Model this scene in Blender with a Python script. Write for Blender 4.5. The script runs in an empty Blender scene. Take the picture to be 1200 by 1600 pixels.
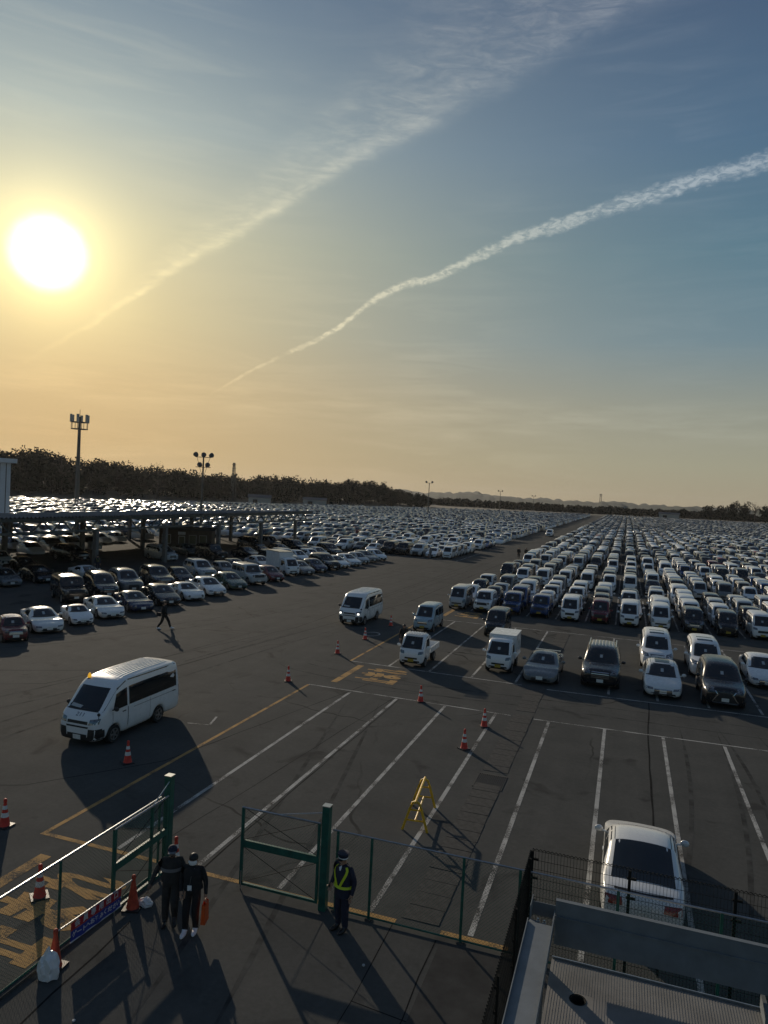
import bpy, bmesh, math, random
import numpy as np
from mathutils import Vector, Matrix
from mathutils.bvhtree import BVHTree
R = math.radians
rnd = random.Random(7)
sc = bpy.context.scene
col = sc.collection

# ------------------------------------------------------------------ camera
CAM_H = 9.6
YAW, PITCH, ROLL = R(-18.6717), R(-1.5465), R(2.8506)
cy, sy = math.cos(YAW), math.sin(YAW)
fw = Vector((sy*math.cos(PITCH), cy*math.cos(PITCH), math.sin(PITCH)))
r0 = Vector((cy, -sy, 0)); u0 = r0.cross(fw)
rt = r0*math.cos(ROLL) + u0*math.sin(ROLL)
up = -r0*math.sin(ROLL) + u0*math.cos(ROLL)
cd = bpy.data.cameras.new('camera'); cam = bpy.data.objects.new('camera', cd); col.objects.link(cam)
m = Matrix((rt, up, -fw)).transposed().to_4x4(); m.translation = Vector((0, 0, CAM_H))
cam.matrix_world = m
cd.sensor_fit = 'VERTICAL'; cd.sensor_height = 36; cd.lens = 36*1125.52/1600
cd.clip_start = 0.1; cd.clip_end = 20000
sc.camera = cam

# ------------------------------------------------------------------ sun and sky
SUN_EL, SUN_AZ = R(15.44), R(-44.29)          # azimuth measured from +Y towards +X
SUN_DIR = Vector((math.sin(SUN_AZ)*math.cos(SUN_EL), math.cos(SUN_AZ)*math.cos(SUN_EL), math.sin(SUN_EL)))
sd = bpy.data.lights.new('sun', 'SUN'); sun = bpy.data.objects.new('sun', sd); col.objects.link(sun)
sd.energy = 3.3; sd.angle = R(0.6); sd.color = (1.0, 0.85, 0.66)
sun.rotation_euler = (-SUN_DIR).to_track_quat('-Z', 'Y').to_euler()
sun.location = SUN_DIR*200

w = bpy.data.worlds.new('World'); sc.world = w; w.use_nodes = True
nt = w.node_tree; nt.nodes.clear()
class NG:
    """tiny helper to write node graphs as expressions"""
    def __init__(s, nt): s.nt = nt
    def n(s, t, **kw):
        nd = s.nt.nodes.new(t)
        for k, v in kw.items(): setattr(nd, k, v)
        return nd
    def lk(s, a, b): s.nt.links.new(a, b)
    def m(s, op, a, b=None, c=None, clamp=False):
        nd = s.n('ShaderNodeMath', operation=op, use_clamp=clamp)
        for i, v in enumerate((a, b, c)):
            if v is None: continue
            if isinstance(v, (int, float)): nd.inputs[i].default_value = v
            else: s.lk(v, nd.inputs[i])
        return nd.outputs[0]
    def mix(s, f, a, b, mode='MIX'):
        nd = s.n('ShaderNodeMix', data_type='RGBA', blend_type=mode)
        for i, v in ((0, f), (6, a), (7, b)):
            if isinstance(v, (int, float)): nd.inputs[i].default_value = v
            elif isinstance(v, tuple): nd.inputs[i].default_value = (*v, 1)
            else: s.lk(v, nd.inputs[i])
        return nd.outputs[2]
    def ramp(s, f, stops, interp='LINEAR'):
        nd = s.n('ShaderNodeValToRGB'); cr = nd.color_ramp; cr.interpolation = interp
        while len(cr.elements) < len(stops): cr.elements.new(0.5)
        for e, (p, c) in zip(cr.elements, stops):
            e.position = p; e.color = (*c, 1) if len(c) == 3 else c
        s.lk(f, nd.inputs[0]); return nd.outputs[0]
    def curve(s, f, pts):
        nd = s.n('ShaderNodeFloatCurve'); c = nd.mapping.curves[0]
        while len(c.points) < len(pts): c.points.new(0.5, 0.5)
        for p, q in zip(c.points, pts): p.location = q; p.handle_type = 'AUTO'
        nd.mapping.update(); s.lk(f, nd.inputs[1]); return nd.outputs[0]
    def maprange(s, v, a, b, c=0., d=1., smooth=False):
        nd = s.n('ShaderNodeMapRange'); nd.clamp = True
        if smooth: nd.interpolation_type = 'SMOOTHSTEP'
        for i, x in enumerate((v, a, b, c, d)):
            if isinstance(x, (int, float)): nd.inputs[i].default_value = x
            else: s.lk(x, nd.inputs[i])
        return nd.outputs[0]
    def noise(s, vec, scale, detail=4., rough=.55, dist=0., dim='3D'):
        nd = s.n('ShaderNodeTexNoise', noise_dimensions=dim)
        nd.inputs['Scale'].default_value = scale; nd.inputs['Detail'].default_value = detail
        nd.inputs['Roughness'].default_value = rough; nd.inputs['Distortion'].default_value = dist
        if vec is not None: s.lk(vec, nd.inputs['Vector'])
        return nd.outputs[0]
    def mapping(s, vec, loc=(0,0,0), rot=(0,0,0), scale=(1,1,1)):
        nd = s.n('ShaderNodeMapping'); nd.inputs[1].default_value = loc; nd.inputs[2].default_value = rot; nd.inputs[3].default_value = scale
        s.lk(vec, nd.inputs[0]); return nd.outputs[0]
    def comb(s, x, y, z):
        nd = s.n('ShaderNodeCombineXYZ')
        for i, v in enumerate((x, y, z)):
            if isinstance(v, (int, float)): nd.inputs[i].default_value = v
            else: s.lk(v, nd.inputs[i])
        return nd.outputs[0]
g = NG(nt)
tc = g.n('ShaderNodeTexCoord').outputs['Generated']
nrm = g.n('ShaderNodeVectorMath', operation='NORMALIZE'); g.lk(tc, nrm.inputs[0]); dirv = nrm.outputs[0]
sep = g.n('ShaderNodeSeparateXYZ'); g.lk(dirv, sep.inputs[0])
el = g.m('MULTIPLY', g.m('ARCSINE', sep.outputs[2]), 180/math.pi)           # degrees
az = g.m('MULTIPLY', g.m('ARCTAN2', sep.outputs[0], sep.outputs[1]), 180/math.pi)
dt = g.n('ShaderNodeVectorMath', operation='DOT_PRODUCT'); g.lk(dirv, dt.inputs[0]); dt.inputs[1].default_value = SUN_DIR
cosang = dt.outputs['Value']
ang = g.m('MULTIPLY', g.m('ARCCOSINE', g.m('MINIMUM', cosang, 0.999999)), 180/math.pi)
# clear-air gradient: warm thick air at the horizon, slate blue above
elp = g.m('MAXIMUM', el, 0.)
FAR = [(0.0,(.325,.285,.207)),(.06,(.305,.310,.238)),(.14,(.245,.280,.250)),(.24,(.115,.212,.280)),(.36,(.055,.160,.245)),(.5,(.042,.115,.215)),(.66,(.046,.088,.168)),(1.0,(.055,.085,.15))]
NEAR = [(0.0,(.76,.50,.206)),(.06,(.75,.475,.19)),(.14,(.80,.55,.245)),(.24,(.83,.66,.33)),(.36,(.78,.70,.43)),(.5,(.57,.62,.54)),(.66,(.32,.41,.46)),(1.0,(.15,.22,.32))]
elq = g.m('DIVIDE', elp, 50.)
# thick forward-scattering air towards the sun, clear slate blue away from it
aur = g.m('POWER', 2.718282, g.m('MULTIPLY', g.m('POWER', g.m('DIVIDE', ang, 24.), 1.3), -1.))
sky = g.mix(aur, g.ramp(elq, FAR), g.ramp(elq, NEAR))
# two contrails and thin cirrus, laid out by azimuth and elevation on the celestial sphere
AZ0, AZ1, EL1 = -55., 30., 45.
azn = g.maprange(az, AZ0, AZ1)
def trail(pts):
    p = [((a-AZ0)/(AZ1-AZ0), e/EL1) for a, e in pts]
    return g.m('MULTIPLY', g.curve(azn, p), EL1)
t2 = [(-54,-9.5),(-46,-3.5),(-38.,2.9),(-32.53,6.81),(-28.76,9.38),(-26.34,10.63),(-22.93,12.68),(-19.53,15.24),(-15.06,16.9),(-9.74,19.34),(-4.99,20.64),(-0.44,21.76),(3.89,22.6),(7.95,23.26),(16,24.2),(29,24.6)]
t2 = [(a, max(e, .2)) for a, e in t2]
t1 = [(-54,2.),(-48.,6.),(-43.46,9.51),(-38.82,13.02),(-34.85,16.3),(-30.66,19.),(-25.94,22.39),(-22.07,24.76),(-17.69,26.97),(-12.85,29.34),(-5.8,32.31),(6,36.),(29,40.)]
skyv = g.comb(az, el, 0.)
warp = g.m('SUBTRACT', g.noise(skyv, .35, 3.), .5)
d2 = g.m('ADD', g.m('SUBTRACT', el, trail(t2)), g.m('MULTIPLY', warp, .4))
wd2 = g.maprange(az, -34., -2., .12, .62)
rip = g.noise(g.mapping(skyv, rot=(0,0,R(20)), scale=(.8, 2.0, 1)), 1.2, 6., .70, 1.2)
n2 = g.maprange(rip, .40, .60)
edge2 = g.m('MULTIPLY', g.m('SUBTRACT', g.noise(g.mapping(skyv, rot=(0,0,R(-25)), scale=(1.0, 1.6, 1)), 1.1, 5., .62), .5), 2.0)
prof2 = g.maprange(g.m('ADD', g.m('DIVIDE', g.m('ABSOLUTE', d2), wd2), edge2), .2, 1.15, 1., 0., True)
seg2 = g.m('MULTIPLY', g.maprange(az, -33., -30., 0., 1.), g.maprange(az, 8., 30., 1., .3))
gap2 = g.maprange(g.m('ABSOLUTE', g.m('SUBTRACT', az, -27.2)), .25, .7, .25, 1.)
lowthin = g.maprange(az, -27., -23., .45, 1.)
c2 = g.m('MULTIPLY', g.m('MULTIPLY', prof2, g.m('MULTIPLY_ADD', n2, .75, .22)), g.m('MULTIPLY', g.m('MULTIPLY', seg2, gap2), lowthin))
d1 = g.m('ADD', g.m('SUBTRACT', el, trail(t1)), g.m('MULTIPLY', warp, 1.2))
wup = g.maprange(az, -42., -8., .5, 13.); wdn = g.maprange(az, -42., -10., .4, 2.2)
pu = g.maprange(g.m('DIVIDE', d1, wup), 0., 1., 1., 0., True)
pd = g.maprange(g.m('DIVIDE', g.m('MULTIPLY', d1, -1.), wdn), 0., 1., 1., 0., True)
prof1 = g.m('MULTIPLY', pu, pd)
n1 = g.maprange(g.noise(g.mapping(skyv, rot=(0,0,R(-32)), scale=(.30, 1.1, 1)), 1.0, 6., .65, .8), .30, .68)
n1b = g.maprange(g.noise(g.mapping(skyv, rot=(0,0,R(12)), scale=(.22, 1.1, 1)), 1.4, 7., .70, 1.2), .28, .70)
rim1 = g.m('MULTIPLY', g.maprange(g.m('ABSOLUTE', d1), .0, g.maprange(az, -42., -14., .35, 1.3), 1., 0., True), g.maprange(az, -24., -10., .55, .0))
c1 = g.m('MULTIPLY', g.m('MULTIPLY', prof1, g.m('MULTIPLY_ADD', g.m('MULTIPLY', n1, n1b), 1.1, .10)), g.maprange(az, -46., -36., 0., 1.))
ci = g.maprange(g.noise(g.mapping(skyv, rot=(0,0,R(-6)), scale=(.05, .42, 1)), 1.5, 6., .62, .8), .45, .8)
cib = g.m('MULTIPLY', ci, g.maprange(g.noise(skyv, .06, 2.), .4, .65))
band = g.m('MULTIPLY', g.maprange(g.m('ABSOLUTE', g.m('SUBTRACT', el, g.m('MULTIPLY_ADD', az, -.02, 6.2))), 0., 2.4, 1., 0., True), g.maprange(g.noise(g.mapping(skyv, scale=(.12, .9, 1)), 1.2, 5., .6), .42, .7))
lit = g.mix(g.maprange(ang, 5., 45.), (.33, .26, .12), (.225, .215, .195))
sky = g.mix(1.0, sky, g.mix(g.m('MULTIPLY', c2, 1.2), (0,0,0), lit), 'ADD')
sky = g.mix(1.0, sky, g.mix(g.m('ADD', g.m('MULTIPLY', c1, .56), g.m('MULTIPLY', g.m('MULTIPLY', rim1, g.m('MULTIPLY_ADD', n1, .7, .3)), g.maprange(az, -46., -38., 0., .7))), (0,0,0), lit), 'ADD')
sky = g.mix(1.0, sky, g.mix(g.m('ADD', g.m('MULTIPLY', cib, .26), g.m('MULTIPLY', band, .22)), (0,0,0), lit), 'ADD')
# the sun itself, burning through the veil
glow = g.m('POWER', 2.718, g.m('MULTIPLY', g.m('DIVIDE', g.m('MAXIMUM', g.m('SUBTRACT', ang, 1.9), 0.), 2.0), -1.))
sky = g.mix(1.0, sky, g.mix(glow, (0,0,0), (.80, .66, .27)), 'ADD')
flare = g.m('MULTIPLY', g.m('SUBTRACT', g.noise(skyv, .55, 2.), .5), .4)
disc = g.maprange(g.m('ADD', ang, flare), .7, 3.0, 1., 0., True)
sky = g.mix(1.0, sky, g.mix(disc, (0,0,0), (2.2, 2.0, 1.6)), 'ADD')
ns = g.n('ShaderNodeTexSky', sky_type='NISHITA'); ns.sun_disc = False
ns.sun_elevation = SUN_EL; ns.sun_rotation = SUN_AZ; ns.dust_density = 1.5; ns.air_density = 1.0
bg1 = g.n('ShaderNodeBackground'); g.lk(ns.outputs[0], bg1.inputs[0]); bg1.inputs[1].default_value = 0.001
bg2 = g.n('ShaderNodeBackground'); g.lk(sky, bg2.inputs[0]); bg2.inputs[1].default_value = 1.0
ad = g.n('ShaderNodeAddShader'); g.lk(bg1.outputs[0], ad.inputs[0]); g.lk(bg2.outputs[0], ad.inputs[1])
wo = g.n('ShaderNodeOutputWorld'); g.lk(ad.outputs[0], wo.inputs[0])
vs = sc.view_settings; vs.view_transform = 'Standard'; vs.look = 'None'; vs.exposure = 0.0; vs.gamma = 1.0; vs.use_curve_mapping = False
sc.cycles.use_denoising = True
sc.cycles.max_bounces = 6; sc.cycles.transparent_max_bounces = 16; sc.cycles.volume_bounces = 0
sc.cycles.sample_clamp_indirect = 4.0

# ------------------------------------------------------------------ materials
MATS = {}
def mat(name, color, rough=.6, metal=0., spec=.5, coat=0., vary=0., vscale=3., bump=0., bscale=40., emit=None, alpha=None):
    if name in MATS: return MATS[name]
    M = bpy.data.materials.new(name); M.use_nodes = True; t = M.node_tree; p = t.nodes['Principled BSDF']; gg = NG(t)
    p.inputs['Base Color'].default_value = (*color, 1); p.inputs['Roughness'].default_value = rough
    p.inputs['Metallic'].default_value = metal; p.inputs['Specular IOR Level'].default_value = spec
    if coat: p.inputs['Coat Weight'].default_value = coat; p.inputs['Coat Roughness'].default_value = .08
    if vary or bump:
        ob = gg.n('ShaderNodeTexCoord').outputs['Object']
    if vary:
        n = gg.noise(ob, vscale, 5., .6)
        c = gg.mix(gg.maprange(n, .3, .7), tuple(x*(1-vary) for x in color), tuple(min(1, x*(1+vary)) for x in color))
        gg.lk(c, p.inputs['Base Color'])
    if bump:
        b = gg.n('ShaderNodeBump'); b.inputs['Strength'].default_value = bump; b.inputs['Distance'].default_value = .01
        gg.lk(gg.noise(ob, bscale, 4.), b.inputs['Height']); gg.lk(b.outputs[0], p.inputs['Normal'])
    if emit: p.inputs['Emission Color'].default_value = (*emit[0], 1); p.inputs['Emission Strength'].default_value = emit[1]
    MATS[name] = M; return M
def car_paint():
    M = bpy.data.materials.new('car_paint'); M.use_nodes = True; t = M.node_tree; p = t.nodes['Principled BSDF']; gg = NG(t)
    oi = gg.n('ShaderNodeObjectInfo'); ob = gg.n('ShaderNodeTexCoord').outputs['Object']
    sp = gg.n('ShaderNodeSeparateXYZ'); gg.lk(ob, sp.inputs[0])
    n = gg.maprange(gg.noise(ob, 2.3, 5., .65), .42, .75)
    low = gg.maprange(sp.outputs[2], .75, .2)           # road film on the sills
    dirt = gg.m('MULTIPLY_ADD', gg.m('MULTIPLY', n, low), .40, gg.m('MULTIPLY', n, .04))
    c = gg.mix(dirt, oi.outputs['Color'], (.10, .09, .075)); gg.lk(c, p.inputs['Base Color'])
    gg.lk(gg.m('MULTIPLY_ADD', n, .10, .24), p.inputs['Roughness'])
    p.inputs['Coat Weight'].default_value = .5; p.inputs['Coat Roughness'].default_value = .05; p.inputs['Specular IOR Level'].default_value = .4
    MATS['paint'] = M
car_paint()
mat('glass', (.012, .016, .018), .06, 0, .6, vary=.3, vscale=1.2)
mat('rubber', (.018, .018, .018), .85, vary=.3, vscale=8)
mat('rim', (.38, .38, .38), .35, .8)
mat('rim_dark', (.05, .05, .05), .4, .6)
mat('black_trim', (.015, .015, .016), .55, vary=.25, vscale=6)
mat('under', (.01, .01, .01), .9)
mat('chrome', (.6, .6, .6), .18, 1.)
mat('lamp_clear', (.13, .14, .15), .12, .3, .8, coat=1., vary=.7, vscale=11)
mat('lamp_red', (.25, .012, .012), .15, 0, .6, coat=.8)
mat('lamp_lit', (.9, .9, .85), .2, emit=((1, .96, .85), 2.0))
mat('plate_white', (.62, .64, .62), .5, vary=.2, vscale=25)
mat('plate_yellow', (.36, .26, .03), .5)
mat('paper', (.38, .40, .41), .8)
mat('cone_red', (.55, .035, .02), .6, vary=.25, vscale=9)
mat('cone_old', (.42, .05, .02), .7, vary=.35, vscale=9)
mat('cone_white', (.62, .62, .60), .5, vary=.2, vscale=9)
mat('green_steel', (.010, .090, .068), .42, .0, .5, vary=.3, vscale=5)
mat('green_wire', (.03, .11, .085), .5, .2)
mat('rail_galv', (.40, .41, .41), .32, .8, vary=.2, vscale=8)
mat('black_wire', (.012, .014, .014), .85, spec=.1)
mat('grey_steel', (.13, .15, .165), .6, .0, vary=.18, vscale=2.5, bump=.15, bscale=25)
mat('galv_plate', (.215, .21, .20), .6, .15, vary=.2, vscale=2)
mat('yellow_paint', (.70, .40, .02), .45, vary=.25, vscale=10)
mat('concrete', (.074, .073, .069), .95, spec=.05, vary=.25, vscale=6, bump=.5, bscale=60)
mat('concrete_post', (.13, .13, .125), .85, vary=.2, vscale=2)
mat('cast_iron', (.03, .03, .03), .7, .3)
mat('skin', (.36, .21, .14), .55)
mat('skin_dark', (.11, .06, .04), .5)
mat('cloth_black', (.012, .012, .013), .9, vary=.4, vscale=9, bump=.4, bscale=30)
mat('cloth_navy', (.012, .016, .035), .85, vary=.3, vscale=9, bump=.4, bscale=30)
mat('cloth_grey', (.16, .16, .165), .9, vary=.2)
mat('cloth_dark', (.03, .028, .026), .9, vary=.4, vscale=7, bump=.4, bscale=30)
mat('shoe_white', (.68, .69, .72), .6)
mat('shoe_black', (.015, .015, .015), .3)
mat('hair', (.010, .009, .008), .6)
mat('hi_vis', (.50, .60, .015), .6)
mat('mask_white', (.72, .73, .73), .8)
mat('orange_bag', (.60, .085, .015), .45, vary=.25, vscale=12)
mat('plastic_bag', (.66, .67, .68), .35, bump=1.0, bscale=14)
mat('banner_red', (.36, .012, .02), .7)
mat('banner_blue', (.02, .035, .25), .7)
mat('banner_text', (.55, .55, .58), .7)
mat('roof_sheet', (.13, .13, .128), .7, .0, vary=.2, vscale=.4)
mat('truss_steel', (.05, .07, .075), .5, .3)
mat('booth_wall', (.075, .06, .05), .7, vary=.3, vscale=2)
mat('white_cladding', (.52, .56, .60), .6, vary=.1, vscale=1.)
mat('pole_steel', (.07, .075, .075), .5, .5)
mat('antenna', (.32, .32, .30), .5)
mat('bark', (.06, .045, .035), .9, vary=.3)
mat('leaf_dark', (.014, .018, .012), .95, spec=.05, vary=.4, vscale=.08)
mat('leaf_olive', (.018, .021, .013), .95, spec=.05, vary=.4, vscale=.08)
mat('leaf_brown', (.021, .019, .014), .95, spec=.05, vary=.4, vscale=.08)
mat('soil', (.075, .066, .045), .95, vary=.4, vscale=.02)
mat('far_wood', (.055, .062, .042), .95, vary=.45, vscale=.012)
mat('grass', (.09, .085, .04), .95, vary=.35, vscale=.05)
mat('beacon_amber', (.8, .36, .02), .25, coat=.6, emit=((1, .5, .03), .6))
mat('hood_mark', (.03, .04, .06), .6)
mat('house_wall', (.35, .34, .31), .8)
mat('house_roof', (.07, .07, .075), .7)

def line_paint(name, color, wear=.45):
    M = bpy.data.materials.new(name); M.use_nodes = True; t = M.node_tree; p = t.nodes['Principled BSDF']; gg = NG(t)
    pos = gg.n('ShaderNodeNewGeometry').outputs['Position']
    n = gg.m('ADD', gg.noise(pos, 28., 4., .7), g2 := gg.m('MULTIPLY', gg.m('SUBTRACT', gg.noise(pos, 1.3, 3.), .5), .9))
    f = gg.maprange(n, wear-.08, wear+.12)
    c = gg.mix(f, (.066, .064, .060), color)
    c = gg.mix(gg.maprange(gg.noise(pos, 3., 4.), .3, .75), c, gg.mix(1., c, (.72, .72, .72), 'MULTIPLY'))
    gg.lk(c, p.inputs['Base Color']); p.inputs['Roughness'].default_value = .9; p.inputs['Specular IOR Level'].default_value = .05
    MATS[name] = M
line_paint('line_white', (.44, .44, .42), .42)
line_paint('line_orange', (.46, .285, .115), .38)
def asphalt():
    M = bpy.data.materials.new('asphalt'); M.use_nodes = True; t = M.node_tree; p = t.nodes['Principled BSDF']; gg = NG(t)
    pos = gg.n('ShaderNodeNewGeometry').outputs['Position']
    big = gg.maprange(gg.noise(pos, .09, 4., .6, .3), .3, .7)
    mid = gg.maprange(gg.noise(pos, .7, 5., .6, .2), .3, .7)
    strk = gg.maprange(gg.noise(gg.mapping(pos, scale=(1.4, .05, 1)), 1.0, 5., .6, .3), .35, .7)
    lane = gg.maprange(gg.noise(gg.mapping(pos, rot=(0,0,R(12)), scale=(.06, .9, 1)), .7, 5., .6, .5), .4, .75)
    fine = gg.noise(pos, 55., 3., .7); grit = gg.maprange(gg.noise(pos, 7., 5., .75), .34, .68)
    c = gg.mix(big, (.062, .0645, .0625), (.087, .0890, .0855))
    c = gg.mix(gg.m('MULTIPLY', mid, .6), c, (.110, .111, .104))
    c = gg.mix(gg.m('MULTIPLY', grit, .55), c, gg.mix(1., c, (.62, .62, .62), 'MULTIPLY'))
    c = gg.mix(gg.m('MULTIPLY', strk, .35), c, (.054, .055, .054))
    c = gg.mix(gg.m('MULTIPLY', lane, .22), c, (.108, .108, .101))
    c = gg.mix(gg.maprange(fine, .62, .78), c, (.11, .105, .095))
    c = gg.mix(gg.maprange(fine, .36, .22), c, (.022, .021, .02))
    # oil drips and repair stains
    oil = gg.maprange(gg.noise(pos, .55, 4., .55, .6), .60, .70)
    c = gg.mix(gg.m('MULTIPLY', oil, .6), c, (.030, .030, .030))
    vor = gg.n('ShaderNodeTexVoronoi', feature='DISTANCE_TO_EDGE'); vor.inputs['Scale'].default_value = .085
    wv = gg.n('ShaderNodeVectorMath', operation='ADD'); nz = gg.n('ShaderNodeTexNoise'); nz.inputs['Scale'].default_value = .5
    gg.lk(pos, nz.inputs['Vector']); gg.lk(pos, wv.inputs[0]); gg.lk(nz.outputs['Color'], wv.inputs[1]); gg.lk(wv.outputs[0], vor.inputs['Vector'])
    crack = gg.m('MULTIPLY', gg.maprange(vor.outputs['Distance'], .0016, .0035, 1., 0.), gg.maprange(gg.noise(pos, .13, 2.), .5, .62))
    c = gg.mix(gg.m('MULTIPLY', crack, .75), c, (.015, .015, .015))
    gg.lk(c, p.inputs['Base Color'])
    gg.lk(gg.m('MULTIPLY_ADD', fine, .06, .92), p.inputs['Roughness']); p.inputs['Specular IOR Level'].default_value = .03
    b = gg.n('ShaderNodeBump'); b.inputs['Strength'].default_value = .5; b.inputs['Distance'].default_value = .006
    gg.lk(fine, b.inputs['Height']); gg.lk(b.outputs[0], p.inputs['Normal'])
    MATS['asphalt'] = M
asphalt()

# ------------------------------------------------------------------ mesh helpers
class MB:
    def __init__(s): s.v = []; s.f = []; s.mi = []; s.mats = []
    def slot(s, m):
        if m not in s.mats: s.mats.append(m)
        return s.mats.index(m)
    def add(s, vs, fs, m=None):
        o = len(s.v); s.v += [tuple(v) for v in vs]; k = s.slot(m) if m else 0
        for f in fs: s.f.append(tuple(o+i for i in f)); s.mi.append(k)
        return s
    def box(s, a, b, m=None):
        (x0,y0,z0),(x1,y1,z1) = a, b
        return s.add([(x0,y0,z0),(x1,y0,z0),(x1,y1,z0),(x0,y1,z0),(x0,y0,z1),(x1,y0,z1),(x1,y1,z1),(x0,y1,z1)],
              [(0,3,2,1),(4,5,6,7),(0,1,5,4),(1,2,6,5),(2,3,7,6),(3,0,4,7)], m)
    def tube(s, pts, r, n=6, m=None, caps=True):
        pts = [Vector(p) for p in pts]; rs = r if isinstance(r, (list, tuple)) else [r]*len(pts)
        vs = []; fs = []
        for i, p in enumerate(pts):
            d = (pts[min(i+1, len(pts)-1)] - pts[max(i-1, 0)]).normalized()
            a = d.cross(Vector((0,0,1)) if abs(d.z) < .9 else Vector((1,0,0))).normalized(); b = d.cross(a)
            for k in range(n):
                t = 2*math.pi*k/n + math.pi/n
                vs.append(p + a*math.cos(t)*rs[i] + b*math.sin(t)*rs[i])
        for i in range(len(pts)-1):
            for k in range(n):
                k2 = (k+1) % n; fs.append((i*n+k, i*n+k2, (i+1)*n+k2, (i+1)*n+k))
        if caps: fs.append(tuple(range(n))[::-1]); fs.append(tuple((len(pts)-1)*n+k for k in range(n)))
        return s.add(vs, fs, m)
    def bar(s, a, b, wx, wz, m=None):
        """rectangular bar from a to b"""
        a, b = Vector(a), Vector(b); d = (b-a).normalized()
        h = d.cross(Vector((0,0,1)) if abs(d.z) < .95 else Vector((0,1,0))).normalized(); v = h.cross(d).normalized()
        vs = [p + h*i*wx/2 + v*j*wz/2 for p in (a, b) for i, j in ((-1,-1),(1,-1),(1,1),(-1,1))]
        return s.add(vs, [(0,1,2,3),(7,6,5,4),(0,4,5,1),(1,5,6,2),(2,6,7,3),(3,7,4,0)], m)
    def lathe(s, prof, n=16, m=None, c=(0,0,0), cap=True):
        vs = []; fs = []
        for r, z in prof:
            for k in range(n):
                t = 2*math.pi*k/n; vs.append((c[0]+r*math.cos(t), c[1]+r*math.sin(t), c[2]+z))
        for i in range(len(prof)-1):
            for k in range(n):
                k2 = (k+1) % n; fs.append((i*n+k, i*n+k2, (i+1)*n+k2, (i+1)*n+k))
        if cap: fs.append(tuple(range(n))[::-1]); fs.append(tuple((len(prof)-1)*n+k for k in range(n)))
        return s.add(vs, fs, m)
    def ellipsoid(s, c, r, nu=10, nv=7, m=None, v0=-90, v1=90):
        vs = []; fs = []
        for j in range(nv+1):
            la = R(v0+(v1-v0)*j/nv)
            for i in range(nu):
                lo = 2*math.pi*i/nu
                vs.append((c[0]+r[0]*math.cos(la)*math.cos(lo), c[1]+r[1]*math.cos(la)*math.sin(lo), c[2]+r[2]*math.sin(la)))
        for j in range(nv):
            for i in range(nu):
                i2 = (i+1) % nu; fs.append((j*nu+i, j*nu+i2, (j+1)*nu+i2, (j+1)*nu+i))
        return s.add(vs, fs, m)
    def mesh(s, name, smooth=False, sharp=40):
        me = bpy.data.meshes.new(name); me.from_pydata(s.v, [], s.f)
        for m in (s.mats or []): me.materials.append(MATS[m] if isinstance(m, str) else m)
        if s.mats: me.polygons.foreach_set('material_index', s.mi)
        if smooth:
            me.polygons.foreach_set('use_smooth', [True]*len(s.f)); me.set_sharp_from_angle(angle=R(sharp))
        me.update(); return me
    def build(s, name, m=None, parent=None, smooth=False, loc=None, sharp=40):
        me = s.mesh(name, smooth, sharp)
        if m: me.materials.clear(); me.materials.append(MATS[m] if isinstance(m, str) else m); me.polygons.foreach_set('material_index', [0]*len(s.f))
        return link(name, me, parent, loc)
def link(name, me, parent=None, loc=None):
    o = bpy.data.objects.new(name, me); col.objects.link(o)
    if parent: o.parent = parent
    if loc: o.location = loc
    return o
def empty(name, loc=(0,0,0), rz=0.):
    o = bpy.data.objects.new(name, None); col.objects.link(o); o.location = loc; o.rotation_euler = (0,0,rz); o.empty_display_size = .3
    return o
def tag(o, label=None, cat=None, group=None, kind=None):
    if label: o['label'] = label
    if cat: o['category'] = cat
    if group: o['group'] = group
    if kind: o['kind'] = kind
    return o
def copy_tree(o, parent=None):
    c = o.copy(); col.objects.link(c); c.parent = parent
    for ch in o.children: copy_tree(ch, c)
    return c
def kids(o): return list(o.children)

# ================================================================== THE SETTING
HZ = 9000.
tag(MB().add([(-HZ,-600,-.03),(HZ,-600,-.03),(HZ,HZ,-.03),(-HZ,HZ,-.03)], [(0,1,2,3)]).build('ground', 'soil'), kind='structure')
lot = MB().add([(-230,-60,0),(150,-60,0),(150,640,0),(-60,575,0),(-150,470,0),(-230,300,0)], [(0,1,2,3,4,5)]).build('car_park', 'asphalt')
tag(lot, kind='structure')

SW = 2.329                       # stall width
def line_x(k): return -12.06 + SW*k
def strip(mb, x0, y0, x1, y1, z): mb.add([(x0,y0,z),(x1,y0,z),(x1,y1,z),(x0,y1,z)], [(0,1,2,3)])
def ln(mb, a, b, wd, z):
    a, b = Vector((*a, z)), Vector((*b, z)); d = (b-a).normalized(); h = Vector((-d.y, d.x, 0))*wd/2
    mb.add([a-h, b-h, b+h, a+h], [(0,1,2,3)])
Z1, Z2 = .004, .008
def marking(name, m, fn, z=Z1):
    mb = MB(); fn(mb, z); o = mb.build(name, m); o.parent = lot; return o
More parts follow.
